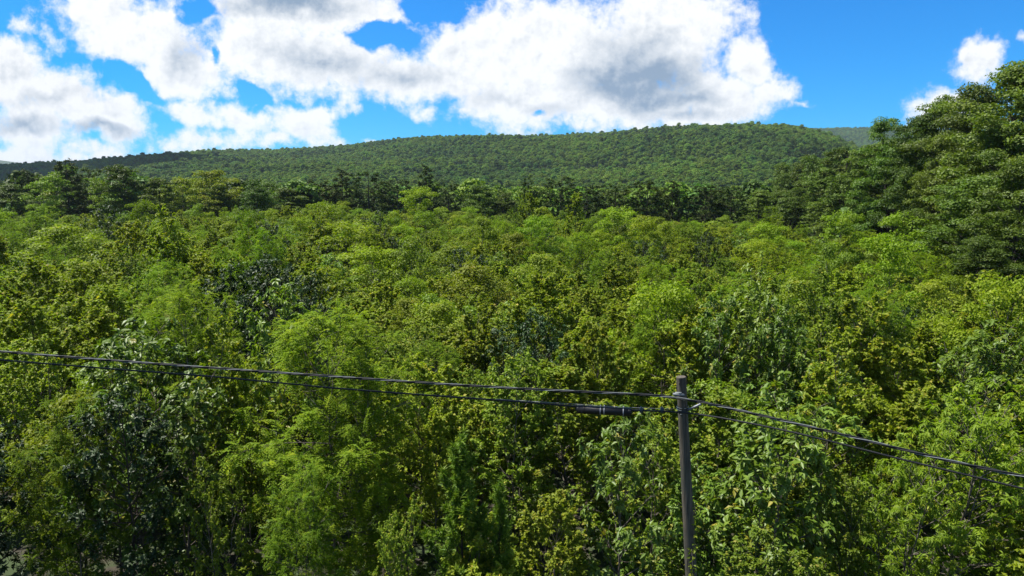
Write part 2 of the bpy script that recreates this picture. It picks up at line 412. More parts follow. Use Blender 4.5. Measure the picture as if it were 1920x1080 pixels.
def grow(rg, H, base, Rc, nb, prof, elev=(50, 25), curve=0.15, twig=(5, 0.5), sub=0.0, r0=0.05, lean=0.05, leaders=1, seg=5, tw_el=0.3):
    """returns wood MB and twigs array: start(3) end(3) order-from-tip"""
    wood = MB(); tw_s = []; tw_e = []
    tops = []
    for ld in range(leaders):
        a = rg.uniform(0, 2 * PI); sp = (0.0 if leaders == 1 else Rc * 0.45)
        hh = H * (1 if ld == 0 else rg.uniform(0.78, 0.95))
        tz = np.linspace(0, 1, 9)
        px_ = np.cumsum(rg.normal(0, lean * 0.25 * H / 9, 9)) + sp * math.cos(a) * np.clip(tz - 0.12, 0, 1)
        py_ = np.cumsum(rg.normal(0, lean * 0.25 * H / 9, 9)) + sp * math.sin(a) * np.clip(tz - 0.12, 0, 1)
        tr = np.stack([px_ - px_[0], py_ - py_[0], tz * hh], 1)
        wood.tube(tr, r0 * (1 - 0.9 * tz) / (1 if ld == 0 else 1.4), 7, False)
        ph0 = rg.uniform(0, 6.28)
        nbl = nb if leaders == 1 else int(nb * 0.6)
        for k in range(nbl):
            t = base + (0.985 - base) * ((k + rg.uniform(0, .8)) / nbl)
            rel = (t - base) / (1 - base)
            Lb = Rc * prof(rel) * rg.uniform(0.72, 1.15)
            if leaders > 1: Lb *= 0.75
            if Lb < 0.12: Lb = 0.12
            p0 = np.array([np.interp(t, tz, tr[:, j]) for j in range(3)])
            ph = ph0 + k * 2.39996 + rg.normal(0, 0.35)
            el = R(elev[0] * rel + elev[1] * (1 - rel)) + rg.normal(0, 0.10)
            d = np.array([math.cos(ph) * math.cos(el), math.sin(ph) * math.cos(el), math.sin(el)])
            q = np.linspace(0, 1, seg + 1)[:, None]
            bp = p0 + d * Lb * q + np.array([0, 0, 1.0]) * curve * Lb * q ** 2 + np.cumsum(rg.normal(0, 0.035 * Lb, (seg + 1, 3)), 0) * q
            wood.tube(bp, np.linspace(r0 * 0.42 * (1 - 0.75 * t) + 0.004, 0.004, seg + 1), 4, False)
            nt = max(2, int(twig[0] * Lb + 1))
            for j in range(nt):
                qq = rg.uniform(0.18, 1.0) ** 0.6 if j else 1.0
                s_ = np.array([np.interp(qq, q[:, 0], bp[:, c]) for c in range(3)])
                dd = nrm(bp[-1] - bp[0]) * 0.75 + rg.normal(0, 0.55, 3); dd[2] += tw_el; dd = nrm(dd)
                lt = twig[1] * rg.uniform(0.55, 1.2) * (1.15 - 0.45 * qq)
                e_ = s_ + dd * lt
                tw_s.append(s_); tw_e.append(e_)
                wood.tube(np.array([s_, (s_ + e_) / 2 + rg.normal(0, 0.03 * lt, 3), e_]), np.array([0.006, 0.004, 0.002]) * max(1, Rc / 1.6), 3, False)
                if sub:
                    for _ in range(int(sub)):
                        w = rg.uniform(0.3, 1.0); s2 = s_ + (e_ - s_) * w
                        d2 = nrm(dd * 0.7 + rg.normal(0, 0.6, 3) + np.array([0, 0, tw_el * .6])); e2 = s2 + d2 * lt * 0.6 * rg.uniform(.6, 1.2)
                        tw_s.append(s2); tw_e.append(e2)
        # leader tip
        tw_s.append(tr[-2]); tw_e.append(tr[-1] + np.array([0, 0, 0.15]))
    return wood, np.array(tw_s), np.array(tw_e)

def put_leaves(rg, lv, s, e, style, n, L, Wd, tint_p=0.08, up=1.0, droop=0.25):
    d = nrm(e - s); N = len(s); zt = np.array([0, 0, 1.0])
    hmax = e[:, 2].max(); hmin = s[:, 2].min()
    if style == 'alt':
        k = n; t = rg.uniform(0.1, 1.05, (N, k)); pos = s[:, None] + (e - s)[:, None] * t[..., None]
        pos = pos.reshape(-1, 3); dd = np.repeat(d, k, 0)
        ax = dd * 0.5 + rg.normal(0, 0.7, pos.shape); ax[:, 2] = ax[:, 2] * 0.5 - droop
        nm = np.tile(zt * up, (len(pos), 1)) + rg.normal(0, 0.45, pos.shape)
        tp = (t.reshape(-1) > 0.8) & (rg.random(len(pos)) < tint_p * 4)
        tn = np.where(tp, rg.uniform(0.3, 1.0, len(pos)), 0.0)
        sc = rg.uniform(0.6, 1.2, len(pos))
        lv.add(rg, pos, ax, nm, L * sc, Wd * sc, tn)
    elif style == 'whorl':
        k = n; pos = np.repeat(e, k, 0); dd = np.repeat(d, k, 0)
        back = rg.uniform(0, 0.3, len(pos))[:, None]; pos = pos - np.repeat(e - s, k, 0) * back
        th = rg.uniform(0, 2 * PI, len(pos))
        a = nrm(np.cross(dd, zt + 0.01)); b = np.cross(dd, a)
        ax = dd * 0.35 + a * np.cos(th)[:, None] + b * np.sin(th)[:, None]; ax[:, 2] -= droop
        nm = zt * up + dd * 0.5 + rg.normal(0, 0.25, pos.shape)
        newg = np.repeat(rg.random(N) < tint_p, k)
        tn = np.where(newg, rg.uniform(0.2, 1.0, len(pos)), 0.0)
        sc = rg.uniform(0.6, 1.15, len(pos))
        lv.add(rg, pos, ax, nm, L * sc, Wd * sc, tn)
    elif style == 'comp':      # n rachises per twig, each with pairs of leaflets
        k = n; t = rg.uniform(0.3, 1.05, (N, k)); pos = (s[:, None] + (e - s)[:, None] * t[..., None]).reshape(-1, 3)
        dd = np.repeat(d, k, 0); ra = nrm(dd * 0.6 + rg.normal(0, 0.55, pos.shape) + np.array([0, 0, -0.05]))
        rl = L * rg.uniform(0.7, 1.2, len(pos)); side = nrm(np.cross(ra, zt))
        pairs = 8; young = np.where(rg.random(len(pos)) < tint_p, rg.uniform(0.3, 1, len(pos)), 0.0)
        for q in range(pairs):
            f = (q + 1) / pairs
            pc = pos + ra * (rl * f)[:, None] - np.array([0, 0, 1.0]) * (rl * 0.38 * f ** 2)[:, None]
            for sg in (-1, 1):
                ax = side * sg + ra * 0.35 + np.array([0, 0, -0.15]) + rg.normal(0, 0.12, pos.shape)
                nm = zt + rg.normal(0, 0.3, pos.shape)
                lv.add(rg, pc, ax, nm, Wd * rg.uniform(0.8, 1.1, len(pos)), Wd * 0.42, young, 0.1, 0.5)
    elif style == 'clump':     # dense rounded sprays of leaves round the branch ends
        rc = droop; k = n; c = np.repeat(e, k, 0); v = rg.normal(0, 1, c.shape); v[:, 2] = np.abs(v[:, 2]) * 1.0 - 0.25; v = nrm(v)
        rr = rc * rg.uniform(0.55, 1.08, len(c))[:, None] * np.repeat(rg.uniform(0.7, 1.25, N), k)[:, None]
        pos = c + v * rr * np.array([1, 1, 0.62])
        ax = np.cross(v, rg.normal(0, 1, c.shape)) + v * 0.35; nm = v * 0.9 + zt * 0.6 + rg.normal(0, 0.35, c.shape)
        newg = np.repeat(rg.random(N) < tint_p * 2, k) & (rg.random(len(c)) < 0.5)
        sc = rg.uniform(0.65, 1.2, len(c))
        lv.add(rg, pos, ax, nm, L * sc, Wd * sc, np.where(newg, rg.uniform(0.2, 0.9, len(c)), 0.0))
    elif style == 'needle':
        k = n; t = rg.uniform(0.0, 1.0, (N, k)); pos = (s[:, None] + (e - s)[:, None] * t[..., None]).reshape(-1, 3)
        dd = np.repeat(d, k, 0); ax = dd * 0.8 + rg.normal(0, 0.55, pos.shape)
        nm = zt + rg.normal(0, 0.5, pos.shape)
        sc = rg.uniform(0.7, 1.15, len(pos))
        tn = np.where(t.reshape(-1) > 0.85, 0.7, 0.0)
        lv.add(rg, pos, ax, nm, L * sc, Wd * sc, tn, 0.05, 0.4)

round_p = lambda x: (math.sin(PI * min(1, x * 0.88 + 0.14))) ** 0.65
cone_p = lambda x: (1 - x) ** 0.8 * 0.95 + 0.08
oval_p = lambda x: (math.sin(PI * min(1, x * 0.80 + 0.20))) ** 0.75
dome_p = lambda x: math.sqrt(max(0.0, 1 - (max(0, x - 0.25) / 0.80) ** 2)) * (0.55 + 0.45 * min(1, x / 0.3))

PROTO = {}     # key -> dict(wood mesh, full, mid)
def proto(key, seed, wood_m, leaf_m, gk, lvs, mid=(0.33, 1.6), H=None):
    rg = np.random.default_rng(seed)
    wood, s, e = grow(rg, **gk)
    lv = Leaves()
    for a in lvs: put_leaves(rg, lv, s, e, **a)
    arr = lv.arrays()
    PROTO[key] = dict(wood=wood.mesh(key + '_trunk', [M[wood_m]], True), arr=arr, leaf=M[leaf_m], mid_p=mid, H=gk['H'], R=gk['Rc'], seed=seed, n=len(arr[0]))
def crown_mesh(key, lod):
    P = PROTO[key]
    if lod not in P:
        P[lod] = leaves_mesh(key + '_crown_' + lod, P['arr'], P['leaf']) if lod == 'full' else leaves_mesh(key + '_crown_' + lod, P['arr'], P['leaf'], P['mid_p'][0], P['mid_p'][1], P['seed'])
    return P[lod]

G = dict
for i in range(3):     # yellow-green saplings
    proto('maple%d' % i, 100 + i, 'bark', 'maple', G(H=6.0, base=0.30, Rc=[1.45, 1.75, 1.8][i], nb=[40, 44, 30][i], prof=[cone_p, oval_p, dome_p][i], elev=(66, 22), twig=(6.5, 0.45), sub=1, r0=0.045, lean=0.25, leaders=[1, 1, 3][i]),
          [G(style='alt', n=17, L=0.122, Wd=0.092, tint_p=0.05)], mid=(0.6, 1.25))
for i in range(2):     # small-leaved bushy saplings
    proto('small%d' % i, 120 + i, 'bark', 'small', G(H=5.6, base=0.18, Rc=1.7, nb=40, prof=[round_p, dome_p][i], elev=(62, 20), twig=(6.5, 0.42), sub=1, r0=0.04, lean=0.3, leaders=[2, 3][i]),
          [G(style='alt', n=22, L=0.085, Wd=0.056, tint_p=0.05)], mid=(0.6, 1.28))
for i in range(2):     # feathery locust
    proto('locust%d' % i, 140 + i, 'bark', 'locust', G(H=7.0, base=0.22, Rc=2.2, nb=46, prof=[round_p, dome_p][i], elev=(55, 4), curve=0.02, twig=(4.6, 0.55), sub=0, r0=0.04, lean=0.3, leaders=[1, 2][i], tw_el=0.15),
          [G(style='comp', n=[8, 8][i], L=0.33, Wd=0.075, tint_p=0.15)], mid=(0.4, 1.6))
for i in range(2):     # dark glossy trees
    proto('glossy%d' % i, 160 + i, 'bark_dark', 'glossy', G(H=7.0, base=0.22, Rc=2.1, nb=44, prof=round_p, elev=(58, 10), twig=(5.5, 0.45), sub=1, r0=0.07, lean=0.25, leaders=1 + i),
          [G(style='whorl', n=12, L=0.135, Wd=0.07, tint_p=0.02, droop=0.15)], mid=(0.6, 1.3))
for i in range(2):     # large drooping leaves in whorls
    proto('broad%d' % i, 180 + i, 'bark', 'broad', G(H=6.6, base=0.20, Rc=1.9, nb=34, prof=[oval_p, dome_p][i], elev=(62, 20), twig=(5, 0.45), sub=1, r0=0.05, lean=0.3, leaders=[1, 3][i]),
          [G(style='whorl', n=8, L=0.20, Wd=0.09, tint_p=0.05, droop=0.4)], mid=(0.6, 1.3))
proto('sumac0', 200, 'bark', 'sumac', G(H=6.6, base=0.20, Rc=2.2, nb=40, prof=dome_p, elev=(55, 12), twig=(6, 0.42), sub=1, r0=0.05, lean=0.3, leaders=3),
      [G(style='whorl', n=13, L=0.15, Wd=0.040, tint_p=0.12, droop=0.7)], mid=(0.4, 1.6))
proto('youngpine0', 210, 'bark_dark', 'needle', G(H=5.0, base=0.12, Rc=0.95, nb=40, prof=cone_p, elev=(72, 45), curve=0.55, twig=(9, 0.42), r0=0.04, lean=0.1, tw_el=1.6),
      [G(style='needle', n=75, L=0.12, Wd=0.020)], mid=(0.4, 1.6))
# mature trees
for i in range(3):
    proto('oak%d' % i, 220 + i, 'bark_dark', 'oak', G(H=20.0, base=[0.22, 0.16, 0.32][i], Rc=[4.8, 4.0, 5.0][i], nb=[40, 50, 34][i], prof=[dome_p, oval_p, round_p][i], elev=(66, 14), curve=0.15, twig=(0.85, 1.3), sub=0, r0=0.30, lean=0.35, leaders=[2, 1, 3][i], seg=7, tw_el=0.35),
          [G(style='clump', n=180, L=0.25, Wd=0.155, tint_p=0.03, droop=0.92)], mid=(0.45, 1.45))
for i in range(2):     # layered tall pines
    proto('pine%d' % i, 240 + i, 'bark_dark', 'pine', G(H=19.0, base=[0.16, 0.45][i], Rc=[3.4, 3.6][i], nb=[46, 26][i], prof=[lambda x: (1 - x) ** 0.7 * 0.95 + 0.07, lambda x: 0.45 + 0.55 * math.sin(PI * min(1, 0.15 + x * .8))][i], elev=([30, 15][i], -4), curve=0.12, twig=(3.4, 0.75), sub=2, r0=0.24, lean=0.06, seg=5, tw_el=0.10),
          [G(style='needle', n=18, L=0.40, Wd=0.10)], mid=(0.5, 1.35))
for i in range(2):     # rounded broadleaf crowns with coarse clumps, far rows and hillside
    proto('canopy%d' % i, 250 + i, 'bark_dark', ['canopy', 'canopy_deep'][i], G(H=13.0, base=0.35, Rc=[4.3, 4.0][i], nb=[22, 24][i], prof=[dome_p, oval_p][i], elev=(60, 14), twig=(0.45, 0.6), sub=0, r0=0.2, lean=0.3, seg=3, tw_el=0.5),
          [G(style='clump', n=34, L=0.95, Wd=0.80, tint_p=0.05, droop=1.35)], mid=(0.75, 1.1))
for i in range(3):     # dense rounded young trees
    proto('dome%d' % i, 270 + i, 'bark', ['dome_bright', 'dome_olive', 'small'][i], G(H=6.0, base=0.30, Rc=[1.9, 1.7, 1.8][i], nb=[26, 30, 24][i], prof=[dome_p, oval_p, round_p][i], elev=(62, 12), twig=(1.1, 0.35), sub=0, r0=0.05, lean=0.3, leaders=[1, 1, 2][i]),
          [G(style='clump', n=120, L=0.125, Wd=0.085, tint_p=0.04, droop=0.45)], mid=(0.85, 1.1))
print('leaves', {k: v['n'] for k, v in PROTO.items()})

KIND = {  # species -> object name, category, look
 'maple': ('young_tree', 'young tree', 'yellow-green leafy sapling'),
 'small': ('young_tree', 'young tree', 'mid-green small-leaved bushy sapling'),
 'locust': ('locust_tree', 'young tree', 'bright green feathery locust sapling'),
 'glossy': ('dark_leaved_tree', 'young tree', 'dark glossy-leaved young tree'),
 'broad': ('broad_leaved_tree', 'young tree', 'large-leaved green young tree'),
 'sumac': ('narrow_leaved_tree', 'young tree', 'lime-green narrow-leaved young tree'),
 'dome': ('young_tree', 'young tree', 'dense round-topped green sapling'),
 'youngpine': ('young_pine_tree', 'pine tree', 'young pine with upright shoots'),
 'oak': ('broadleaf_tree', 'tree', 'tall mature broadleaf tree'),
 'pine': ('pine_tree', 'pine tree', 'tall dark pine with layered boughs'),
 'canopy': ('broadleaf_tree', 'tree', 'rounded green broadleaf tree'),
}
SRC = {}      # (key) -> crown object with mid level, for the mass to copy from
ONES = 'zero one two three four five six seven eight nine ten eleven twelve thirteen fourteen fifteen sixteen seventeen eighteen nineteen'.split()
TENS = '_ _ twenty thirty forty fifty sixty seventy eighty ninety'.split()
def words(n):
    n = max(0, min(99, int(n)))
    return ONES[n] if n < 20 else TENS[n // 10] + ('-' + ONES[n % 10] if n % 10 else '')
USED = {}
def auto_label(look, px, py):
    # where its crown shows: hundredths of the photo's width and height
    a = round(px / 19.2); b = round(py / 10.8)
    for k in range(12):
        l = '%s %s hundredths across, %s down the photo' % (look, words(a), words(b))
        if l not in USED: break
        b += 1 if k % 2 == 0 else 0; a += 1 if k % 2 else 0
    USED[l] = 1
    return l
def place(key, x, y, H, wid=None, rz=0.0, lod='full', label=None, group=None, z=None):
    P = PROTO[key]; sp = key.rstrip('0123456789'); nm, cat, look = KIND[sp]
    s = H / P['H']; w = s if wid is None else wid / (2 * P['R'])
    if z is None: z = float(flat_z(np.array(x), np.array(y)))
    o = empty(nm, (x, y, z - 0.05), rz, (w, w, s))
    if label is None:
        px, py = proj((x, y, z + H * 0.8))
        label = auto_label(look, px, py)
    tag(o, label, cat, group)
    t = link('trunk', P['wood'], o); c = link('crown', crown_mesh(key, lod), o)
    if lod == 'mid': SRC.setdefault(key, (c, t))
    return o

def scatter(name, pts, keys, idx, rot, scl, kind='stuff', trunks=True, lab=None):
    """one mass object: geometry nodes put copies of the tree crowns on its points"""
    me = bpy.data.meshes.new(name); n = len(pts)
    me.vertices.add(n); me.vertices.foreach_set('co', np.asarray(pts, np.float32).ravel())
    a = me.attributes.new('idx', 'INT', 'POINT'); a.data.foreach_set('value', np.asarray(idx, np.int32))
    a = me.attributes.new('rot', 'FLOAT_VECTOR', 'POINT'); a.data.foreach_set('vector', np.asarray(rot, np.float32).ravel())
    a = me.attributes.new('scl', 'FLOAT_VECTOR', 'POINT'); a.data.foreach_set('vector', np.asarray(scl, np.float32).ravel())
    o = link(name, me); o['kind'] = kind
    if lab: o['label'] = lab
    ng = bpy.data.node_groups.new(name, 'GeometryNodeTree')
    ng.interface.new_socket('Geometry', in_out='INPUT', socket_type='NodeSocketGeometry')
    ng.interface.new_socket('Geometry', in_out='OUTPUT', socket_type='NodeSocketGeometry')
    N = ng.nodes; L = ng.links
    gi = N.new('NodeGroupInput'); go = N.new('NodeGroupOutput'); jn = N.new('GeometryNodeJoinGeometry')
    def attr(nm_, dt):
        q = N.new('GeometryNodeInputNamedAttribute'); q.data_type = dt; q.inputs['Name'].default_value = nm_
        return q.outputs['Attribute']
    ia = attr('idx', 'INT'); ra = attr('rot', 'FLOAT_VECTOR'); sa = attr('scl', 'FLOAT_VECTOR')
    for k, key in enumerate(keys):
        crown, trunk = SRC[key]
        jj = N.new('GeometryNodeJoinGeometry')
        for ob in ((crown, trunk) if trunks else (crown,)):
            oi = N.new('GeometryNodeObjectInfo'); oi.transform_space = 'ORIGINAL'; oi.inputs['Object'].default_value = ob
            L.new(oi.outputs['Geometry'], jj.inputs[0])
        cmp_ = N.new('FunctionNodeCompare'); cmp_.data_type = 'INT'; cmp_.operation = 'EQUAL'
        L.new(ia, cmp_.inputs[2]); cmp_.inputs[3].default_value = k
        ip = N.new('GeometryNodeInstanceOnPoints')
        L.new(gi.outputs[0], ip.inputs['Points']); L.new(cmp_.outputs[0], ip.inputs['Selection'])
        L.new(jj.outputs[0], ip.inputs['Instance']); L.new(ra, ip.inputs['Rotation']); L.new(sa, ip.inputs['Scale'])
        L.new(ip.outputs[0], jn.inputs[0])
    L.new(jn.outputs[0], go.inputs[0])
    md = o.modifiers.new('scatter', 'NODES'); md.node_group = ng
    return o

# ------------------------------------------------------------------ the pole and its cables
def simple(name, col, rough=0.5, metal=0.0, spec=0.5):
    m, t, out = mat(name)
    tc = t.node('ShaderNodeTexCoord').outputs['Object']
    n = t.noise(tc, 25.0, 4, 0.6).outputs['Fac']
    pb = t.node('ShaderNodeBsdfPrincipled')
    t.put(pb.inputs['Base Color'], t.mix(n, tuple(c * 0.75 for c in col) + (1,), tuple(min(1, c * 1.25) for c in col) + (1,)))
    pb.inputs['Roughness'].default_value = rough; pb.inputs['Metallic'].default_value = metal; pb.inputs['Specular IOR Level'].default_value = spec
    t.l.new(pb.outputs[0], out.inputs[0]); return m
def pole_mat():
    m, t, out = mat('weathered_pole_wood')
    tc = t.node('ShaderNodeTexCoord').outputs['Object']
    mp = t.node('ShaderNodeMapping'); mp.inputs['Scale'].default_value = (22, 22, 0.9); t.l.new(tc, mp.inputs[0])
    n = t.noise(mp.outputs[0], 1.6, 8, 0.7).outputs['Fac']
    mp2 = t.node('ShaderNodeMapping'); mp2.inputs['Scale'].default_value = (60, 60, 0.6); t.l.new(tc, mp2.inputs[0])
    ck = t.noise(mp2.outputs[0], 1.0, 3, 0.5).outputs['Fac']
    big = t.noise(tc, 1.4, 4, 0.6).outputs['Fac']
    c = t.mix(t.ramp(n, 0.3, 0.7), (0.022,0.018,0.012,1), (0.130,0.108,0.078,1))
    c = t.mix(t.ramp(big, 0.4, 0.65, 0, 0.6), c, (0.05,0.053,0.04,1))
    c = t.mix(t.ramp(ck, 0.60, 0.68), c, (0.015,0.013,0.011,1))
    pb = t.node('ShaderNodeBsdfPrincipled'); t.put(pb.inputs['Base Color'], c); pb.inputs['Roughness'].default_value = 0.85
    bp = t.node('ShaderNodeBump'); bp.inputs['Strength'].default_value = 0.6; bp.inputs['Distance'].default_value = 0.01
    t.put(bp.inputs['Height'], t.math('SUBTRACT', n, t.ramp(ck, 0.60, 0.68))); t.l.new(bp.outputs[0], pb.inputs['Normal'])
    t.l.new(pb.outputs[0], out.inputs[0]); return m
M['pole'] = pole_mat(); M['steel'] = simple('galvanised_steel', (0.26,0.27,0.29), 0.6, 0.3); M['strand'] = simple('bare_strand', (0.16,0.175,0.18), 0.7, 0.1, 0.3)
M['black'] = simple('black_cable_sheath', (0.010,0.011,0.012), 0.62, 0, 0.28); M['shell'] = simple('black_closure_plastic', (0.008,0.008,0.009), 0.45, 0, 0.3)
M['bluegrey'] = simple('blue_grey_plastic', (0.02,0.04,0.055), 0.6); M['pink'] = simple('pink_tape', (0.45,0.10,0.18), 0.6)
M['white_grip'] = simple('pale_metal_grip', (0.45,0.46,0.47), 0.5, 0.3)

PY = 12.8
top = at(1277, 706, PY); low = at(1296, 1080, PY - 0.05)
dirp = (low - top) / (top[2] - low[2])
def pole_pt(z): return top + dirp * (top[2] - z)
base = pole_pt(-1.0)
pole = empty('utility_pole', tuple(pole_pt(0.0)))
tag(pole, 'weathered grey wooden utility pole leaning slightly, standing among the young trees', 'utility pole')
def plink(name, me, parent=pole):
    o = link(name, me, parent)
    o.matrix_parent_inverse = Matrix.Translation(-Vector(pole.location)) if parent is pole else Matrix()
    return o
zz = np.concatenate([np.linspace(-1, top[2] - 0.02, 40), [top[2] - 0.005, top[2]]])
rad = np.interp(zz, [-1, top[2]], [0.145, 0.092]); rad[-1] -= 0.008
rgp = np.random.default_rng(5)
V, Q, T = tube(np.array([pole_pt(z) for z in zz]), rad * (1 + rgp.normal(0, 0.006, len(zz))), 28, True)
plink('shaft', mesh_from('pole_shaft', V, T, Q, [M['pole']], smooth=False))
for p_ in bpy.data.meshes['pole_shaft'].polygons: p_.use_smooth = len(p_.vertices) == 4
# directions of the two spans
PX = top[0]
def span_pt(px, py, side):
    """point where the pixel ray meets the vertical plane of the span"""
    u_, v_ = uv(px, py)
    if side < 0: dx, dy = (-11.5 - PX), (14.6 - (PY - 0.16))
    else: dx, dy = (7.6 - PX), (10.0 - (PY - 0.16))
    # (PX + s dx) = u (Y0 + s dy)
    s_ = (u_ * (PY - 0.16) - PX) / (dx - u_ * dy)
    y = PY - 0.16 + s_ * dy
    return np.array([u_ * y, y, CAM_H + v_ * y])
def smooth_line(P, n=240, ext0=26, ext1=14):
    P = np.array(P)
    # extend both ends in a straight, gently rising line to the next poles out of view
    d0 = nrm(P[0] - P[2]); d1 = nrm(P[-1] - P[-3])
    e0 = [P[0] + d0 * q + np.array([0, 0, 0.0035 * q * q]) for q in (ext0, ext0 * .66, ext0 * .33)]
    e1 = [P[-1] + d1 * q + np.array([0, 0, 0.006 * q * q]) for q in (ext1 * .33, ext1 * .66, ext1)]
    P = np.vstack([e0, P, e1])
    s = np.concatenate([[0], np.cumsum(np.linalg.norm(np.diff(P, axis=0), axis=1))])
    # centripetal-like smoothing: dense linear then gaussian
    q = np.linspace(0, s[-1], n * 4); D = np.stack([np.interp(q, s, P[:, i]) for i in range(3)], 1)
    k = np.exp(-np.linspace(-2, 2, 41) ** 2); k /= k.sum()
    Dp = np.vstack([np.repeat(D[:1], 20, 0), D, np.repeat(D[-1:], 20, 0)])
    return np.stack([np.convolve(Dp[:, i], k, 'valid') for i in range(3)], 1)
UP = [(0,659),(200,675),(400,690),(640,707),(800,718),(960,728),(1100,735),(1200,739),(1262,744)]
UPR = [(1305,751),(1380,768),(1470,789),(1560,810),(1650,832),(1740,855),(1830,875),(1920,894)]
upl = smooth_line([span_pt(a, b, -1) for a, b in UP] + [span_pt(a, b, 1) for a, b in UPR], 300)
LO = [(0,675),(200,691),(400,706),(640,729),(800,741),(960,752),(1060,760),(1130,767),(1200,770),(1265,771)]
LOR = [(1310,776),(1400,792),(1500,813),(1600,838),(1700,864),(1800,887),(1920,917)]
lol = smooth_line([span_pt(a, b, -1) for a, b in LO] + [span_pt(a, b, 1) for a, b in LOR], 300)
def helix(P, r, turns_per_m, ph, lo=0, hi=None):
    seg = np.linalg.norm(np.diff(P, axis=0), axis=1); s = np.concatenate([[0], np.cumsum(seg)])
    tan = nrm(np.gradient(P, axis=0)); a = nrm(np.cross(tan, [0, 0, 1.0])); b = np.cross(a, tan)
    th = ph + s * turns_per_m * 2 * PI
    return P + r * (np.cos(th)[:, None] * a + np.sin(th)[:, None] * b)
bundle = empty('cable_bundle', tuple(upl[0]))
tag(bundle, 'upper thick bundle of twisted black cables clamped to the wooden pole', 'cable')
def cable_part(name, P, r, m, parent, n=6):
    b = MB(); b.tube(P, r, n)
    o = link(name, b.mesh(name, [M[m]], True), parent); o.matrix_parent_inverse = Matrix.Translation(-Vector(parent.location)); return o
dn = np.repeat(upl, 1, 0)
qi = np.linspace(0, len(upl) - 1, len(upl) * 3); upd = np.stack([np.interp(qi, np.arange(len(upl)), upl[:, i]) for i in range(3)], 1)
for k, (rr, mm) in enumerate(((0.0135, 'black'), (0.0135, 'black'), (0.0075, 'strand'))):
    cable_part('strand', helix(upd, 0.0155, 0.9, k * 2.09), rr, mm, bundle)
# lashed lower cable: black sheath, thin steel messenger near the pole
loc_ = empty('aerial_cable', tuple(lol[0])); tag(loc_, 'lower thin black cable running under the twisted bundle, with a splice case', 'cable')
cable_part('sheath', lol, 0.0175, 'black', loc_)
ms = [span_pt(a, b, -1) for a, b in ((930,748),(1050,756),(1100,759),(1180,764),(1262,767))]
cable_part('messenger_wire', np.array(ms), 0.0035, 'steel', loc_, 4)
# splice case
c0 = span_pt(1081, 767, -1); c1 = span_pt(1183, 773, -1); ax = nrm(c1 - c0)
sc_ = empty('splice_case', tuple((c0 + c1) / 2)); tag(sc_, 'black ribbed cylindrical splice case hanging on the lower cable beside the pole', 'splice case')
def sub(name, b, m, smooth=True, parent=None):
    par = parent or sc_
    o = link(name, b.mesh(name, [M[m]], smooth), par); o.matrix_parent_inverse = Matrix.Translation(-Vector(par.location)); return o
Lc = np.linalg.norm(c1 - c0)
def ring(b, f0, f1, r, n=16): b.tube(np.array([c0 + ax * Lc * f0, c0 + ax * Lc * f1]), r * 1.25, n)
b = MB(); ring(b, 0.02, 0.98, 0.066, 20); 
sub('shell', b, 'shell', False)
for f0, f1 in ((0.0, 0.06), (0.94, 1.0)):
    b = MB(); ring(b, f0, f1, 0.066, 16); ring(b, f0 - 0.02, f1 + 0.02, 0.03, 10); sub('end_cap', b, 'shell', False)
for f in (0.13, 0.43, 0.50, 0.85):
    b = MB(); ring(b, f, f + 0.015, 0.069, 16)
    b.box(c0 + ax * Lc * (f + .008) + np.array([0, -0.03, 0.10]), (0.02, 0.03, 0.05)); sub('strap', b, 'steel' if f != 0.13 else 'shell', False)
for fx in (1202, 1241):
    p_ = span_pt(fx, 769, -1); b = MB(); b.box(p_ + np.array([0, -0.005, 0]), (0.055, 0.05, 0.095)); b.box(p_ + np.array([0, -0.005, 0.055]), (0.02, 0.03, 0.03))
    o = sub('cable_clamp', b, 'bluegrey', False, loc_)
# hardware on the pole, on the camera-side face
def pa(px, py, off=0.12): return at(px, py, PY - off)
b = MB(); b.tube(np.array([pa(1262, 739, .13), pa(1283, 741, .13)]), 0.028, 8); b.box(pa(1272, 738, .12), (0.12, 0.05, 0.05)); b.tube(np.array([pa(1274, 737, -.1), pa(1274, 737, .17)]), 0.012, 8)
plink('suspension_clamp', b.mesh('suspension_clamp', [M['strand']]))
b = MB(); b.tube(np.array([pa(1268, 746, .17), pa(1276, 748, .17), pa(1291, 751, .17)]), np.array([0.014, 0.018, 0.015]), 10)
plink('cable_grip', b.mesh('cable_grip', [M['white_grip']], True))
b = MB(); b.tube(np.array([pa(1290.5, 750.6, .17), pa(1294, 751.5, .17)]), 0.0165, 8); plink('tape_marker', b.mesh('tape_marker', [M['pink']]))
b = MB()
bc = pole_pt(at(0, 767, PY)[2])
for zt_ in (0.0, 0.045):
    th = np.linspace(0, 2 * PI, 25); b.tube(np.stack([bc[0] + 0.112 * np.cos(th), bc[1] + 0.112 * np.sin(th), np.full(25, bc[2] + zt_)], 1), 0.009, 5, False)
plink('pole_band', b.mesh('pole_band', [M['bluegrey']]))
s0 = bc + np.array([0.08, -0.09, 0.01]); s1 = at(1314, 758, PY - 0.26); ax2 = nrm(s1 - s0)
b = MB(); L2 = np.linalg.norm(s1 - s0); up2 = nrm(np.cross(ax2, [0, 1, 0])); b.box((s0 + s1) / 2, (L2, 0.012, 0.034), [ax2, np.cross(up2, ax2), up2]); b.box((s0 + s1) / 2 + up2 * 0.018, (L2, 0.035, 0.005), [ax2, np.cross(up2, ax2), up2])
plink('bracket_arm', b.mesh('bracket_arm', [M['steel']]))
b = MB(); b.tube(np.array([pa(1254, 746, .16), pa(1262, 755, .17), pa(1272, 763, .15), pa(1284, 767, .13), pa(1290, 766, .12)]), 0.006, 5); plink('bond_wire', b.mesh('bond_wire', [M['black']], True))
b = MB()
for (x_, y_) in ((1273.5, 718.5),): b.tube(np.array([pa(x_, y_, .05), pa(x_, y_, .112)]), 0.013, 8)
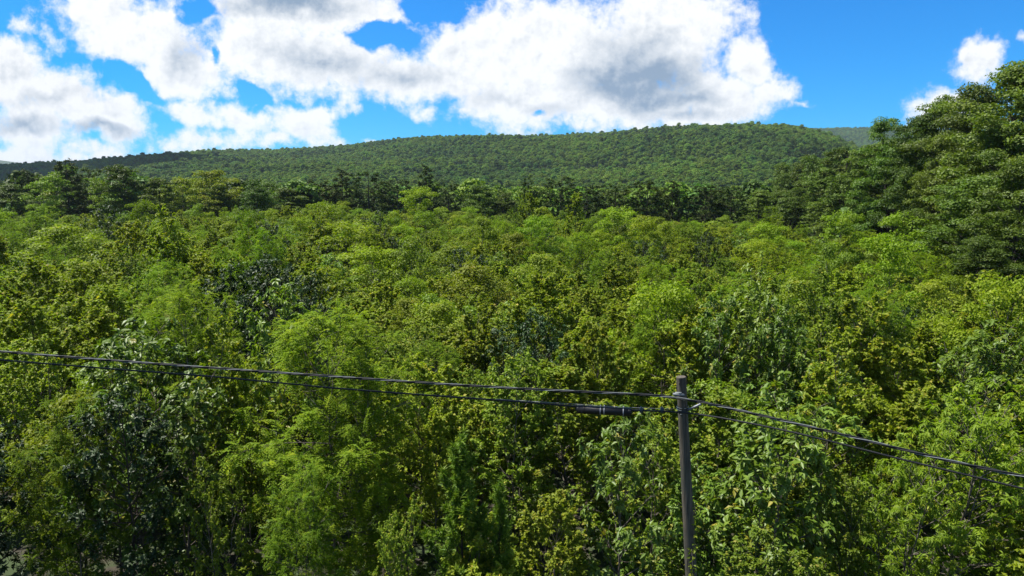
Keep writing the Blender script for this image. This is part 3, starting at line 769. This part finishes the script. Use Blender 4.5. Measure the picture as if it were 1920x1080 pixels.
plink('bolt', b.mesh('pole_bolt', [M['bark_dark']]))
b = MB()
for (x_, y_) in ((1277, 777),): b.box(pa(x_, y_, .106), (0.03, 0.006, 0.01))
plink('tag_plate', b.mesh('tag_plate', [M['steel']]))

# ------------------------------------------------------------------ trees placed one by one
rg = np.random.default_rng(77)
taken = []     # x, y, radius
def hero(key, px, ptop, y, wpx=None, label=None, lod='full', group=None, rz=None):
    """tree whose top shows at (px, ptop) when it stands at depth y"""
    p = at(px, ptop, y); z0 = float(flat_z(p[0], p[1])); H = p[2] - z0
    wid = None if wpx is None else wpx / 1280.0 * y * 1.0
    taken.append((p[0], p[1], (wid or 2 * PROTO[key]['R'] * H / PROTO[key]['H']) * 0.36))
    if key[:3] == 'oak': H *= 0.94
    return place(key, p[0], p[1], H, wid, rg.uniform(0, 6.28) if rz is None else rz, lod, label, group)
GW = 'young trees crowded behind the power line'
NEAR = [
 ('locust0', 610, 612, 17.5, 350, 'large feathery bright green locust tree crossed by both cables, left of the splice case'),
 ('locust1', 115, 800, 15.5, 230, 'feathery bright green locust at the left bottom corner, under the cables'),
 ('locust1', 640, 690, 17.3, 270, 'denser lower half of the feathery locust group, right of the tallest one under the cables'),
 ('locust1', 545, 905, 14.3, 210, 'low feathery locust spray in the dark gap below the large locust'),
 ('broad1', 1440, 775, 14.8, 340, 'large-leaved glossy green tree immediately right of the wooden pole'),
 ('broad0', 1165, 800, 15.0, 250, 'large-leaved green tree immediately left of the wooden pole'),
 ('small0', 1235, 790, 17.2, 240, 'yellow-green bushy sapling behind the wooden pole, under the splice case'),
 ('sumac0', 1790, 735, 16.2, 380, 'lime-green tree with narrow drooping leaves under the cables at the right edge'),
 ('sumac0', 1700, 850, 14.2, 300, 'lower lime-green tree with drooping leaves at the right bottom corner'),
 ('small1', 1580, 900, 14.6, 190, 'small-leaved bushy sapling between the glossy tree and the lime-green one'),
 ('youngpine0', 866, 842, 14.3, 240, 'small young pine with upright shoots in the dark gap left of the pole'),
 ('youngpine0', 940, 925, 14.4, 150, 'smallest young pine, low beside the larger young pine'),
 ('maple2', 900, 1005, 13.9, 230, 'low bright green bush at the bottom edge below the young pines'),
 ('small1', 740, 985, 13.6, 150, 'bottom-edge shrub with pale reddish new leaves, left of the bright green bush'),
 ('maple1', 1040, 950, 15.0, 190, 'low green sapling between the young pines and the pole'),
 ('maple0', 812, 775, 19.0, 120, 'slim yellow-green sapling behind the young pine, under the cables'),
 ('small0', 400, 870, 15.8, 150, 'sapling with red-tipped top leaves in the dark lower left gap'),
 ('glossy1', 545, 492, 28.0, 230, 'large dark glossy-leaved tree standing above the others, left of centre'),
 ('glossy0', 500, 520, 26.5, 210, 'middle one of the dark glossy trees left of centre'),
 ('glossy1', 590, 545, 25.5, 150, 'dark glossy tree standing just above the top of the large feathery locust'),
 ('glossy0', 440, 515, 29.0, 200, 'dark glossy-leaved tree adjoining the large dark one on its left'),
 ('broad0', 512, 560, 21.5, 190, 'pale yellow-green large-leaved sapling in front of the dark glossy trees'),
 ('maple2', 440, 640, 19.0, 200, 'yellow-green sapling just above the upper cable below the dark glossy trees'),
 ('broad1', 240, 620, 20.5, 300, 'dark large-leaved tree crossed by the cables near the left edge'),
 ('broad1', 330, 720, 17.5, 260, 'dark tree below the cables, left of the large feathery locust'),
 ('broad0', 200, 770, 16.6, 220, 'dull green large-leaved tree beside the corner locust'),
 ('small0', 60, 650, 19.0, 220, 'mid-green bushy tree where the cables leave the photo at the left'),
 ('broad1', 1420, 525, 27.0, 190, 'tall green large-leaved tree rising behind the pole, right of its top'),
 ('broad0', 1350, 570, 24.5, 170, 'large-leaved tree directly behind the top of the pole'),
 ('broad1', 1480, 590, 23.5, 170, 'large-leaved tree at the right of the two behind the pole top'),
 ('small1', 960, 690, 19.6, 240, 'mid-green bushy tree behind the cables left of the splice case'),
 ('glossy0', 1010, 610, 24.0, 180, 'dark young tree between the cables and the middle of the young wood'),
 ('maple1', 1120, 640, 21.5, 180, 'yellow-green sapling above the splice case'),
 ('maple2', 1600, 660, 20.0, 220, 'yellow-green bushy tree just above the right-hand cables'),
 ('locust0', 1640, 560, 27.0, 220, 'feathery locust in the right half above the cables'),
 ('locust1', 1240, 530, 31.0, 180, 'feathery light green locust above and left of the pole top'),
]
for key, px, pt, y, w, lb in NEAR: hero(key, px, pt, y, w, lb, 'full', GW)
for x_, y_, h_, w_, k_ in ((-15.5, 15.5, 9.0, 5.0, 'glossy0'), (-14.0, 12.4, 8.0, 4.6, 'broad1'), (-18.5, 18.5, 9.2, 5.2, 'glossy1'), (-12.2, 14.6, 6.6, 3.4, 'glossy1'), (-9.6, 16.0, 6.4, 3.6, 'glossy0')):  # trees mostly out of view at left, added to shade the lower left
    place(k_, x_, y_, h_, w_, 1.0 + x_, 'full', None, GW); taken.append((x_, y_, 1.5))
MID = [  # domes that stand out in the middle of the field
 ('dome0', 612, 398, 100, 90, 'domed bright green tree below the pine line, left of centre'),
 ('dome0', 782, 372, 112, 90, 'brightest domed green tree against the dark pines, left of centre'),
 ('dome0', 660, 440, 66, 140, 'wide bright layered tree in the middle of the young wood'),
 ('dome0', 700, 490, 50, 150, 'broad bright domed tree in front of the layered one'),
 ('dome1', 1010, 496, 48, 120, 'rounded bright tree with dark hollow near the centre'),
 ('dome0', 1160, 412, 80, 100, 'bright green dome below the dark pine line, right of centre'),
 ('locust0', 1095, 450, 62, 110, 'bright green locust in the centre of the young wood'),
 ('glossy0', 1325, 440, 72, 60, 'small round dark tree alone in the bright young wood'),
 ('glossy1', 1225, 448, 72, 90, 'dark green flat-topped tree in the bright young wood, right of centre'),
 ('glossy0', 195, 390, 84, 85, 'dark round tree with bright cap at the left, below the pines'),
 ('maple0', 1078, 368, 95, 60, 'tall pointed yellow-green sapling against the dark pine line'),
 ('maple1', 995, 376, 92, 60, 'tall pointed pale green sapling, left of the tallest pointed one'),
 ('glossy1', 880, 470, 58, 100, 'grey-green dark tree near the centre of the young wood'),
 ('locust1', 60, 400, 80, 130, 'broad light green tree by the left edge below the pines'),
 ('dome1', 130, 440, 60, 160, 'wide yellow-green tree in the left part of the young wood'),
 ('dome0', 1700, 430, 62, 120, 'bright green tree at the foot of the tall right-hand trees'),
 ('locust0', 1620, 440, 72, 110, 'bright green tree left of the foot of the tall right-hand trees'),
 ('glossy0', 500, 430, 52, 110, 'dark glossy tree behind the large dark pair'),
 ('glossy1', 1590, 560, 33, 90, 'dark tree with deep shadow in the right half'),
 ('glossy0', 1700, 590, 31, 120, 'dark green tree by the right, above the cables'),
]
for key, px, pt, y, w, lb in MID: hero(key, px, pt, y, w, lb, 'mid' if y > 45 else 'full', GW)

# tree line behind the young wood
GL = 'mature trees along the far edge of the young wood'
LINE = [
 ('pine0', 122, 302, 150, 75, 'tallest pine at the left, dark with layered boughs above the tree line'),
 ('pine0', 50, 320, 158, 50, 'dark pine nearest the left edge'),
 ('pine1', 165, 318, 156, 50, 'thin pine with bare trunk just right of the tallest left pine'),
 ('oak0', 243, 312, 140, 85, 'tall rounded broadleaf tree right of the left-hand pines'),
 ('oak1', 298, 333, 143, 60, 'darker broadleaf tree right of the tall rounded one'),
 ('oak1', 15, 345, 150, 70, 'green broadleaf tree at the left edge of the tree line'),
 ('dome2', 85, 335, 145, 70, 'pale green broadleaf tree under the tallest left pine'),
 ('dome2', 200, 346, 138, 60, 'pale grey-green broadleaf tree between the pine and the tall rounded tree'),
 ('dome1', 345, 346, 150, 70, 'olive broadleaf tree in the left part of the tree line'),
 ('dome1', 398, 333, 165, 90, 'yellowish broad-crowned tree in the left part of the tree line'),
 ('pine1', 455, 338, 185, 60, 'pale pine behind the lone two-trunked tree'),
 ('oak2', 480, 334, 128, 68, 'broadleaf tree with two bare dark trunks showing under its crown'),
 ('oak1', 540, 352, 160, 70, 'green broadleaf tree right of the two-trunked tree'),
 ('pine1', 590, 340, 168, 60, 'flat-topped pine left of the central pines'),
 ('pine0', 640, 318, 165, 60, 'dark pine left of the spiky central pine'),
 ('pine1', 690, 326, 160, 70, 'broad dark pine between the spiky pine and its left neighbour'),
 ('pine0', 798, 311, 158, 55, 'spiky pine standing tallest near the centre of the tree line'),
 ('pine1', 745, 340, 155, 60, 'dark pine just left of the spiky central pine'),
 ('pine1', 840, 346, 152, 55, 'short flat pine just right of the spiky central pine'),
 ('oak1', 900, 346, 150, 60, 'dark green broadleaf tree in the centre of the tree line'),
 ('oak2', 945, 360, 150, 60, 'low dark broadleaf tree in the centre of the tree line'),
 ('pine0', 990, 334, 142, 48, 'blackish cone-shaped pine right of centre'),
 ('pine1', 1052, 334, 146, 60, 'dark pine with wide spreading flat boughs right of centre'),
 ('pine1', 1100, 350, 140, 60, 'dark pine right of the wide spreading one'),
 ('pine1', 1155, 348, 140, 65, 'first dark pine of the shaded row right of centre'),
 ('pine1', 1215, 342, 142, 60, 'dark pine in the shaded row with top against the hill'),
 ('pine0', 1262, 340, 145, 50, 'slim dark pine in the shaded row'),
 ('pine1', 1325, 350, 136, 60, 'dark pine with round top in the shaded row'),
 ('pine1', 1372, 352, 134, 50, 'darkest pine of the shaded row right of centre'),
 ('oak1', 1425, 356, 138, 70, 'dark green broadleaf tree right of the shaded pine row'),
 ('oak2', 1480, 350, 130, 70, 'dark broadleaf tree where the row meets the wood on the right'),
]
for key, px, pt, y, w, lb in LINE: hero(key, px, pt, y, w * 1.15, lb, 'mid', GL)
for o in list(bpy.data.objects):
    if o.get('group') == GL and o.name.startswith('young_tree'): o.name = 'broadleaf_tree'; o['category'] = 'tree'
for i in range(46):      # second, fuller row between and behind them
    px = -60 + i * 36 + rg.uniform(-12, 12); dark = px > 560
    pt = np.interp(px, [0, 250, 450, 600, 850, 1000, 1300, 1500, 1600], [342, 340, 344, 350, 360, 366, 360, 350, 335]) + rg.uniform(-7, 8)
    key = ['pine1', 'pine0', 'canopy0', 'canopy1', 'oak1', 'pine1'][rg.integers(6)] if dark else ['canopy0', 'canopy1', 'oak0', 'oak2', 'pine0'][rg.integers(5)]
    hero(key, px, pt, 172 + rg.uniform(-8, 14), rg.uniform(55, 80), None, 'mid', GL)

# tall wood on the right
GR = 'tall trees of the wood at the right edge'
RIGHT = [
 ('oak2', 1690, 216, 92, 150, 'tall tree with sparse forked top standing first in the right-hand wood'),
 ('oak0', 1770, 184, 84, 170, 'tall leafy tree right of the sparse forked one'),
 ('oak1', 1845, 158, 78, 170, 'tall dark leafy tree near the right edge, below the small cloud'),
 ('oak1', 1915, 112, 66, 220, 'tallest tree of all, at the right edge of the photo'),
 ('oak0', 1990, 160, 70, 220, 'tall tree mostly beyond the right edge of the photo'),
 ('oak1', 1835, 330, 58, 200, 'lower sunlit broadleaf tree in front of the tall right-hand wood'),
 ('oak0', 1740, 395, 62, 110, 'short leafy tree in front of the dark trunk of the right-hand wood'),
 ('oak1', 1925, 300, 52, 170, 'sunlit broadleaf tree cut by the right edge, halfway up the wood'),
 ('oak1', 1640, 268, 118, 110, 'dark tree left of the sparse forked one'),
 ('pine1', 1590, 285, 132, 110, 'blackish tree at the shadowed corner of the right-hand wood'),
 ('oak0', 1545, 318, 138, 100, 'dark green tree at the left end of the right-hand wood'),
 ('oak1', 1505, 338, 146, 80, 'low dark tree left of the right-hand wood corner'),
 ('oak0', 1600, 330, 112, 110, 'mid-height dark tree below the blackish one'),
 ('pine1', 1660, 345, 96, 110, 'shaded pine under the forked tree'),
 ('oak1', 1560, 372, 116, 90, 'low shaded tree in front of the right-hand wood'),
 ('canopy1', 1630, 395, 98, 90, 'low shaded bushy tree at the foot of the right-hand wood'),
 ('oak2', 1800, 250, 72, 150, 'shadowed inner tree of the right-hand wood'),
 ('oak1', 1885, 225, 64, 150, 'inner leafy tree under the tallest right-hand one'),
 ('oak0', 1860, 445, 50, 150, 'low leafy tree in shade at the foot of the right-hand wood'),
 ('oak1', 1728, 214, 86, 120, 'inner tree behind the dark trunk of the right-hand wood'),
]
for key, px, pt, y, w, lb in RIGHT: hero(key, px, pt, y, w, lb, 'full' if y < 100 and key[:3] == 'oak' else 'mid', GR)
for k in 'oak0 oak1 oak2 pine0 pine1 canopy0 canopy1'.split(): assert k in SRC, k

# ------------------------------------------------------------------ the crowd of young trees
T_ = np.array(taken)
def wire_y(x):      # depth of the cable line at x
    return np.where(x < PX, PY + (x - PX) * (14.6 - PY) / (-11.5 - PX), PY + (x - PX) * (10.0 - PY) / (7.6 - PX))
sp = 2.6
gx = np.arange(-150, 150, sp); gy = np.arange(13.0, 165, sp)
X, Y = np.meshgrid(gx, gy); X = X + (np.arange(len(gy)) % 2)[:, None] * sp / 2
X = (X + rg.uniform(-.75, .75, X.shape)).ravel(); Y = (Y + rg.uniform(-.75, .75, Y.shape)).ravel()
hn = fbm(X, Y, 31, 3, 0.09)
Hh = 5.9 + 0.8 * hn + rg.normal(0, 0.85, X.shape) + np.where((Y > 105), rg.uniform(0, 1.8, X.shape) * (rg.random(X.shape) < 0.4), 0)
# taller wood on the right pushes the field edge in
right_edge = np.interp(Y, [0, 45, 60, 80, 110, 170], [34, 33, 38, 44, 50, 62])
ok = (np.abs(X) < 0.86 * Y + 7) & (X < right_edge) & (np.hypot(X, Y) < 158 + 6 * hn)
near_lim = wire_y(X) + 1.6; ok &= Y > near_lim
Hh = np.where(Y < 17, np.minimum(Hh, 4.6), Hh); Hh = np.where((Y >= 17) & (Y < 22), np.minimum(Hh, 5.9), Hh)
for x_, y_, r_ in taken: ok &= np.hypot(X - x_, Y - y_) > max(0.8, min(r_, 2.4))
gap = ((X > -11.5) & (X < -4.2) & (Y < 17.2)) | (np.hypot((X + 5.2) / 1.6, Y - 15.2) < 1.6) | (np.hypot((X + 9) / 1.8, Y - 15.5) < 1.4) | (np.hypot((X + 0.3) / 1.3, (Y - 18.0) / 1.6) < 1.0) | ((X > -3.2) & (X < 1.5) & (Y < 17))
ok &= ~gap
ok &= ~((X < -2.2) & (Y < 22) & (rg.random(X.shape) < 0.5))
X, Y, Hh, hn = X[ok], Y[ok], Hh[ok], hn[ok]
ordr = np.argsort(np.hypot(X, Y)); X, Y, Hh, hn = X[ordr], Y[ordr], Hh[ordr], hn[ordr]
BIG = (Y > 34) & (rg.random(len(Y)) < np.interp(Y, [34, 60, 110], [0.04, 0.08, 0.10]))
for i in np.where(BIG)[0]:
    if BIG[i]: BIG[(np.hypot(X - X[i], Y - Y[i]) < 5.5) & (np.arange(len(X)) > i)] = False
Hh = np.where(BIG, Hh + rg.uniform(0.9, 2.4, len(Y)), np.where(Y > 34, Hh - rg.uniform(0, 1.3, len(Y)), Hh))
def top_limit(x, y):   # the young wood's tops step down with the valley floor towards its far edge
    px = 960 + 1280 * x / y
    lim = np.interp(px, [0, 700, 900, 1100, 1400, 1600, 1800, 1920], [392, 394, 402, 405, 420, 432, 446, 470])
    v = np.tan(-PITCH + (540 - lim) / 1280.0)
    return CAM_H + v * y
lim_ = top_limit(X, Y) + np.where(BIG, 0.2, -0.6) + rg.uniform(-2.4, 0.5, len(X)) + np.where(rg.random(len(X)) < 0.04, rg.uniform(0.8, 2.2, len(X)), 0)
Hh = np.where(Y > 50, np.minimum(Hh, lim_ - flat_z(X, Y)), Hh); Hh = np.maximum(Hh, 2.6)
KEYS = ['maple0', 'maple1', 'maple2', 'small0', 'small1', 'locust0', 'locust1', 'glossy0', 'glossy1', 'broad0', 'broad1', 'sumac0', 'dome0', 'dome1', 'dome2']
patch = fbm(X, Y, 41, 2, 0.11)
def pick(i):
    if BIG[i]: return rg.choice([12, 12, 12, 14, 14, 6, 13, 2, 8, 10])
    p = np.array([5, 5, 5, 3.2, 3.2, 1.5, 1.5, 0.55, 0.55, 1.2, 1.2, 0.5, 1.2, 1.5, 1.2])
    if patch[i] > 0.45: p[5:7] *= 4; p[:5] *= 0.6
    if patch[i] < -0.35: p[9:11] *= 2.5; p[7:9] *= 3
    if Y[i] > 30: p[12:] *= 1.3; p[:3] *= 1.3; p[5:7] *= 0.6
    return rg.choice(15, p=p / p.sum())
kk = np.array([pick(i) for i in range(len(X))])
inview = (np.abs(X) < 0.75 * Y + 1.2)
indiv = []; rest = []
N_IND = 300 - len(NEAR) - len(MID)
for i in range(len(X)):
    (indiv if inview[i] and len(indiv) < N_IND else rest).append(i)
seen_lab = {}
for i in indiv:
    key = KEYS[kk[i]]; P = PROTO[key]; f = Hh[i] / P['H'] * rg.uniform(0.95, 1.25)
    place(key, X[i], Y[i], Hh[i] * (1.12 if key[:3] == 'loc' else 1), min(2 * P['R'] * f, 4.2) if not BIG[i] else rg.uniform(3.4, 5.2), rg.uniform(0, 6.28), 'full' if Y[i] < 34 else 'mid', None, GW)
# every species needs one tree at the mid level for the mass to copy
for key in KEYS + ['oak0']:
    if key not in SRC:
        i = rest.pop(0); place(key, X[i], Y[i], Hh[i], None, 0, 'mid', None, GW)
rest = np.array(rest); n = len(rest)
zz_ = flat_z(X[rest], Y[rest]) - 0.05
sc = np.stack([np.ones(n)] * 3, 1)
for j, i in enumerate(rest):
    P = PROTO[KEYS[kk[i]]]; s_ = Hh[i] / P['H'] * (1.12 if 5 <= kk[i] <= 6 else 1); w_ = min(s_ * rg.uniform(0.95, 1.3), 2.2 / P['R']) if not BIG[i] else rg.uniform(1.7, 2.6) / P['R']
    sc[j] = (w_, w_, s_)
sp2 = 2.3
gx = np.arange(-150, 150, sp2); gy = np.arange(23.0, 160, sp2); FX, FY = np.meshgrid(gx, gy)
FX = (FX + rg.uniform(-1, 1, FX.shape)).ravel(); FY = (FY + rg.uniform(-1, 1, FY.shape)).ravel()
FH_LIM = 0
fe = np.interp(FY, [0, 45, 60, 80, 110, 170], [34, 33, 38, 44, 50, 62])
ok = (np.abs(FX) < 0.86 * FY + 7) & (FX < fe) & (np.hypot(FX, FY) < 156) & (fbm(FX, FY, 71, 3, 0.25) > np.interp(FY, [24, 50, 90], [-0.35, 0.25, 0.5])); FX, FY = FX[ok], FY[ok]
fk = rg.choice(len(KEYS), len(FX), p=np.array([4, 4, 4, 4, 4, 1, 1, .3, .3, 1, 1, .4, 2, 2, 1]) / 30.0)
print('individual', len(indiv), 'mass', n)
fh = rg.uniform(2.4, 4.2, len(FX)); fs = np.array([fh[j] / PROTO[KEYS[fk[j]]]['H'] for j in range(len(FX))])
MPX = np.concatenate([X[rest], FX]); MPY = np.concatenate([Y[rest], FY]); MK = np.concatenate([kk[rest], fk])
sc = np.vstack([sc, np.stack([fs * 1.35, fs * 1.35, fs], 1)]); zz_ = flat_z(MPX, MPY) - 0.05; n = len(MPX)
rot = np.stack([np.zeros(n), np.zeros(n), rg.uniform(0, 6.28, n)], 1)
scatter('young_forest', np.stack([MPX, MPY, zz_], 1), KEYS, MK, rot, sc, lab='dense mass of yellow-green young trees filling the valley floor')

# undergrowth: low bushes between the stems
sp = 1.5
gx = np.arange(-60, 60, sp); gy = np.arange(9.5, 62, sp); UX, UY = np.meshgrid(gx, gy)
UX = (UX + rg.uniform(-.6, .6, UX.shape)).ravel(); UY = (UY + rg.uniform(-.6, .6, UY.shape)).ravel()
ok = (np.abs(UX) < 0.86 * UY + 4) & (fbm(UX, UY, 51, 3, 0.5) > -0.55) & ~((UX > -11.5) & (UX < -4.0) & (UY < 17.5) & (fbm(UX, UY, 52, 2, 0.9) < 0.5)); UX, UY = UX[ok], UY[ok]; n = len(UX)
s_ = rg.uniform(0.16, 0.36, n)
scatter('undergrowth', np.stack([UX, UY, flat_z(UX, UY) - 0.1], 1), ['small0', 'small1', 'maple2', 'broad1'], rg.integers(0, 4, n),
        np.stack([np.zeros(n), np.zeros(n), rg.uniform(0, 6.28, n)], 1), np.stack([s_ * 1.5, s_ * 1.5, s_], 1), trunks=False, lab='low leafy undergrowth between the stems of the young trees')

# right-hand wood behind its edge, and valley forest behind the tree line
PX_, PY_, idx, sc = [], [], [], []
for y in np.arange(52, 200, 6.5):
    for x in np.arange(0, 150, 6.0):
        xx = x + rg.uniform(-2, 2); yy = y + rg.uniform(-2, 2)
        e_ = np.interp(yy, [0, 50, 60, 80, 110, 170, 200], [44, 44, 50, 55, 60, 72, 74])
        if xx > e_ and xx < e_ + 45: PX_.append(xx); PY_.append(yy); idx.append(rg.integers(0, 3)); s_ = rg.uniform(0.72, 0.95); sc.append((s_ * 1.1, s_ * 1.1, s_))
n = len(PX_); PX_ = np.array(PX_); PY_ = np.array(PY_)
scatter('right_wood', np.stack([PX_, PY_, flat_z(PX_, PY_)], 1), ['oak0', 'oak1', 'oak2'], idx, np.stack([np.zeros(n), np.zeros(n), rg.uniform(0, 6.28, n)], 1), np.array(sc), lab='dark tall wood massed behind the trees of the right edge')

def jit(a0, a1, r0_, r1_, s):
    out = []
    r = r0_
    while r < r1_:
        na = max(1, int((a1 - a0) * r / s)); a = a0 + (np.arange(na) + rg.uniform(0, 1, na)) / na * (a1 - a0)
        out.append(np.stack([a, np.full(na, r) + rg.uniform(-.5, .5, na) * s], 1)); r += s * 0.87
    return np.vstack(out)
P = jit(R(-50), R(50), 190, 480, 7.0); x = P[:, 1] * np.sin(P[:, 0]); y = P[:, 1] * np.cos(P[:, 0])
z = flat_z(x, y); n = len(x)
sv = np.interp(P[:, 1], [190, 260, 480], [0.62, 0.8, 1.0]) * rg.uniform(0.8, 1.12, n)
vi = rg.integers(0, 8, n)
scatter('valley_forest', np.stack([x, y, z], 1), ['canopy0', 'canopy1', 'pine0'], np.where(vi > 6, 2, vi % 2), np.stack([np.zeros(n), np.zeros(n), rg.uniform(0, 6.28, n)], 1),
        np.stack([sv, sv, sv * np.where(vi > 6, 0.62, 1)], 1), lab='continuous broadleaf forest between the tree line and the foot of the hill')
P = jit(R(-45), R(42), 470, 2320, 6.0); D = np.interp(P[:, 0], cu, cd); P = P[P[:, 1] < D + 14]
x = P[:, 1] * np.sin(P[:, 0]); y = P[:, 1] * np.cos(P[:, 0]); z = hill_z(P[:, 0], P[:, 1]) - 1.0; n = len(x)
pt_ = fbm(x, y, 61, 3, 0.012); sv = rg.uniform(0.42, 0.82, n) * np.where(rg.random(n) < 0.07, 1.3, 1.0)
con = (pt_ > 0.5) & (rg.random(n) < 0.6); q_ = fbm(x, y, 63, 4, 0.02); vi = np.where(con, 2, (q_ + rg.normal(0, 0.5, n) > 0.1).astype(int))
print('hill trees', n)
scatter('hillside_forest', np.stack([x, y, z], 1), ['canopy0', 'canopy1', 'pine0'], vi, np.stack([np.zeros(n), np.zeros(n), rg.uniform(0, 6.28, n)], 1),
        np.stack([sv, sv, sv * np.where(con, 0.7, 1)], 1), trunks=False, lab='green broadleaf forest covering the long hill under the clouds')
P = jit(R(20), R(40), 2700, 3620, 10.0); x = P[:, 1] * np.sin(P[:, 0]); y = P[:, 1] * np.cos(P[:, 0]); z = far_z(P[:, 0], P[:, 1]) - 3; n = len(x); sv = rg.uniform(0.9, 1.4, n)
scatter('far_hillside_forest', np.stack([x, y, z], 1), ['canopy0', 'canopy1'], rg.integers(0, 2, n), np.stack([np.zeros(n), np.zeros(n), rg.uniform(0, 6.28, n)], 1), np.stack([sv] * 3, 1), trunks=False, lab='bluish forest on the distant hill beyond the right shoulder of the ridge')

# vine sprigs climbing the pole foot
vn = MB(); lv = Leaves(); r9 = np.random.default_rng(9)
stem = np.array([pole_pt(z_) + np.array([0.03 * math.sin(z_ * 3) - 0.02, -0.135 - 0.004 * z_ * 0, 0]) for z_ in np.linspace(0, 4.9, 30)])
vn.tube(stem, 0.006, 4)
s2 = np.array([pole_pt(5.9) + np.array([0.10 + 0.05 * math.sin(q * 2), -0.12, -q * 0.9]) for q in np.linspace(0, 1.3, 10)])
vn.tube(s2, 0.005, 4)
for st, nn in ((stem, 150), (s2, 26)):
    q = r9.integers(0, len(st), nn); pos = st[q] + r9.normal(0, 0.03, (nn, 3)) - np.array([0, 0.02, 0])
    ax_ = r9.normal(0, 1, (nn, 3)) + np.array([0, -0.6, -0.5]); lv.add(r9, pos, ax_, r9.normal(0, .5, (nn, 3)) + np.array([0, -0.7, 0.7]), r9.uniform(.05, .12, nn), r9.uniform(.03, .06, nn), np.where(r9.random(nn) < .3, .5, 0))
vine = empty('vine', tuple(pole_pt(0))); tag(vine, 'thin leafy vine climbing the lower part of the wooden pole', 'vine')
for nm_, me_ in (('stem', vn.mesh('vine_stem', [M['bark']])), ('leaves', leaves_mesh('vine_leaves', lv.arrays(), M['maple']))):
    o = link(nm_, me_, vine); o.matrix_parent_inverse = Matrix.Translation(-Vector(vine.location))

# ------------------------------------------------------------------ haze
HAZE = 0.00005
if HAZE:
    b = MB(); b.box((0, 2600, 110), (9000, 6400, 420)); m, t, out = mat('summer_haze')
    vp = t.node('ShaderNodeVolumePrincipled'); vp.inputs['Color'].default_value = (0.62, 0.78, 1.0, 1); vp.inputs['Density'].default_value = HAZE
    vp.inputs['Anisotropy'].default_value = 0.2
    t.l.new(vp.outputs[0], out.inputs['Volume'])
    o = link('haze', b.mesh('haze', [m])); tag(o, kind='stuff')

# a cloud above the west end of the hill, outside the picture, that shades the ridge there
b = MB(); rc = np.random.default_rng(3)
th_ = np.linspace(0, PI, 13); ph_ = np.linspace(0, 2 * PI, 19)[:-1]
for k in range(46):
    cx_ = rc.normal(0, 360); cy_ = rc.normal(0, 110); r_ = rc.uniform(80, 150) * math.exp(-(cx_ / 700) ** 2)
    A, B = np.meshgrid(th_, ph_, indexing='ij'); rr = r_ * (1 + 0.10 * np.sin(5 * B + k) * np.sin(A) + 0.08 * np.sin(7 * A + 2 * k))
    V = np.stack([cx_ + rr * np.sin(A) * np.cos(B), cy_ + rr * np.sin(A) * np.sin(B), np.maximum(rr * np.cos(A) * 0.8, -30)], -1).reshape(-1, 3)
    i = np.arange(12)[:, None] * 18 + np.arange(18)[None]; j = np.arange(12)[:, None] * 18 + (np.arange(18)[None] + 1) % 18
    b.add(V, np.stack([i, i + 18, j + 18, j], -1).reshape(-1, 4))
m, t, out = mat('cloud_white'); pb = t.node('ShaderNodeBsdfDiffuse'); pb.inputs[0].default_value = (0.85, 0.86, 0.88, 1); t.l.new(pb.outputs[0], out.inputs[0])
o = link('cloud', b.mesh('cloud', [m], True), None, (-1500, 1500, 1150)); o.rotation_euler = (0, 0, R(122)); tag(o, kind='stuff')
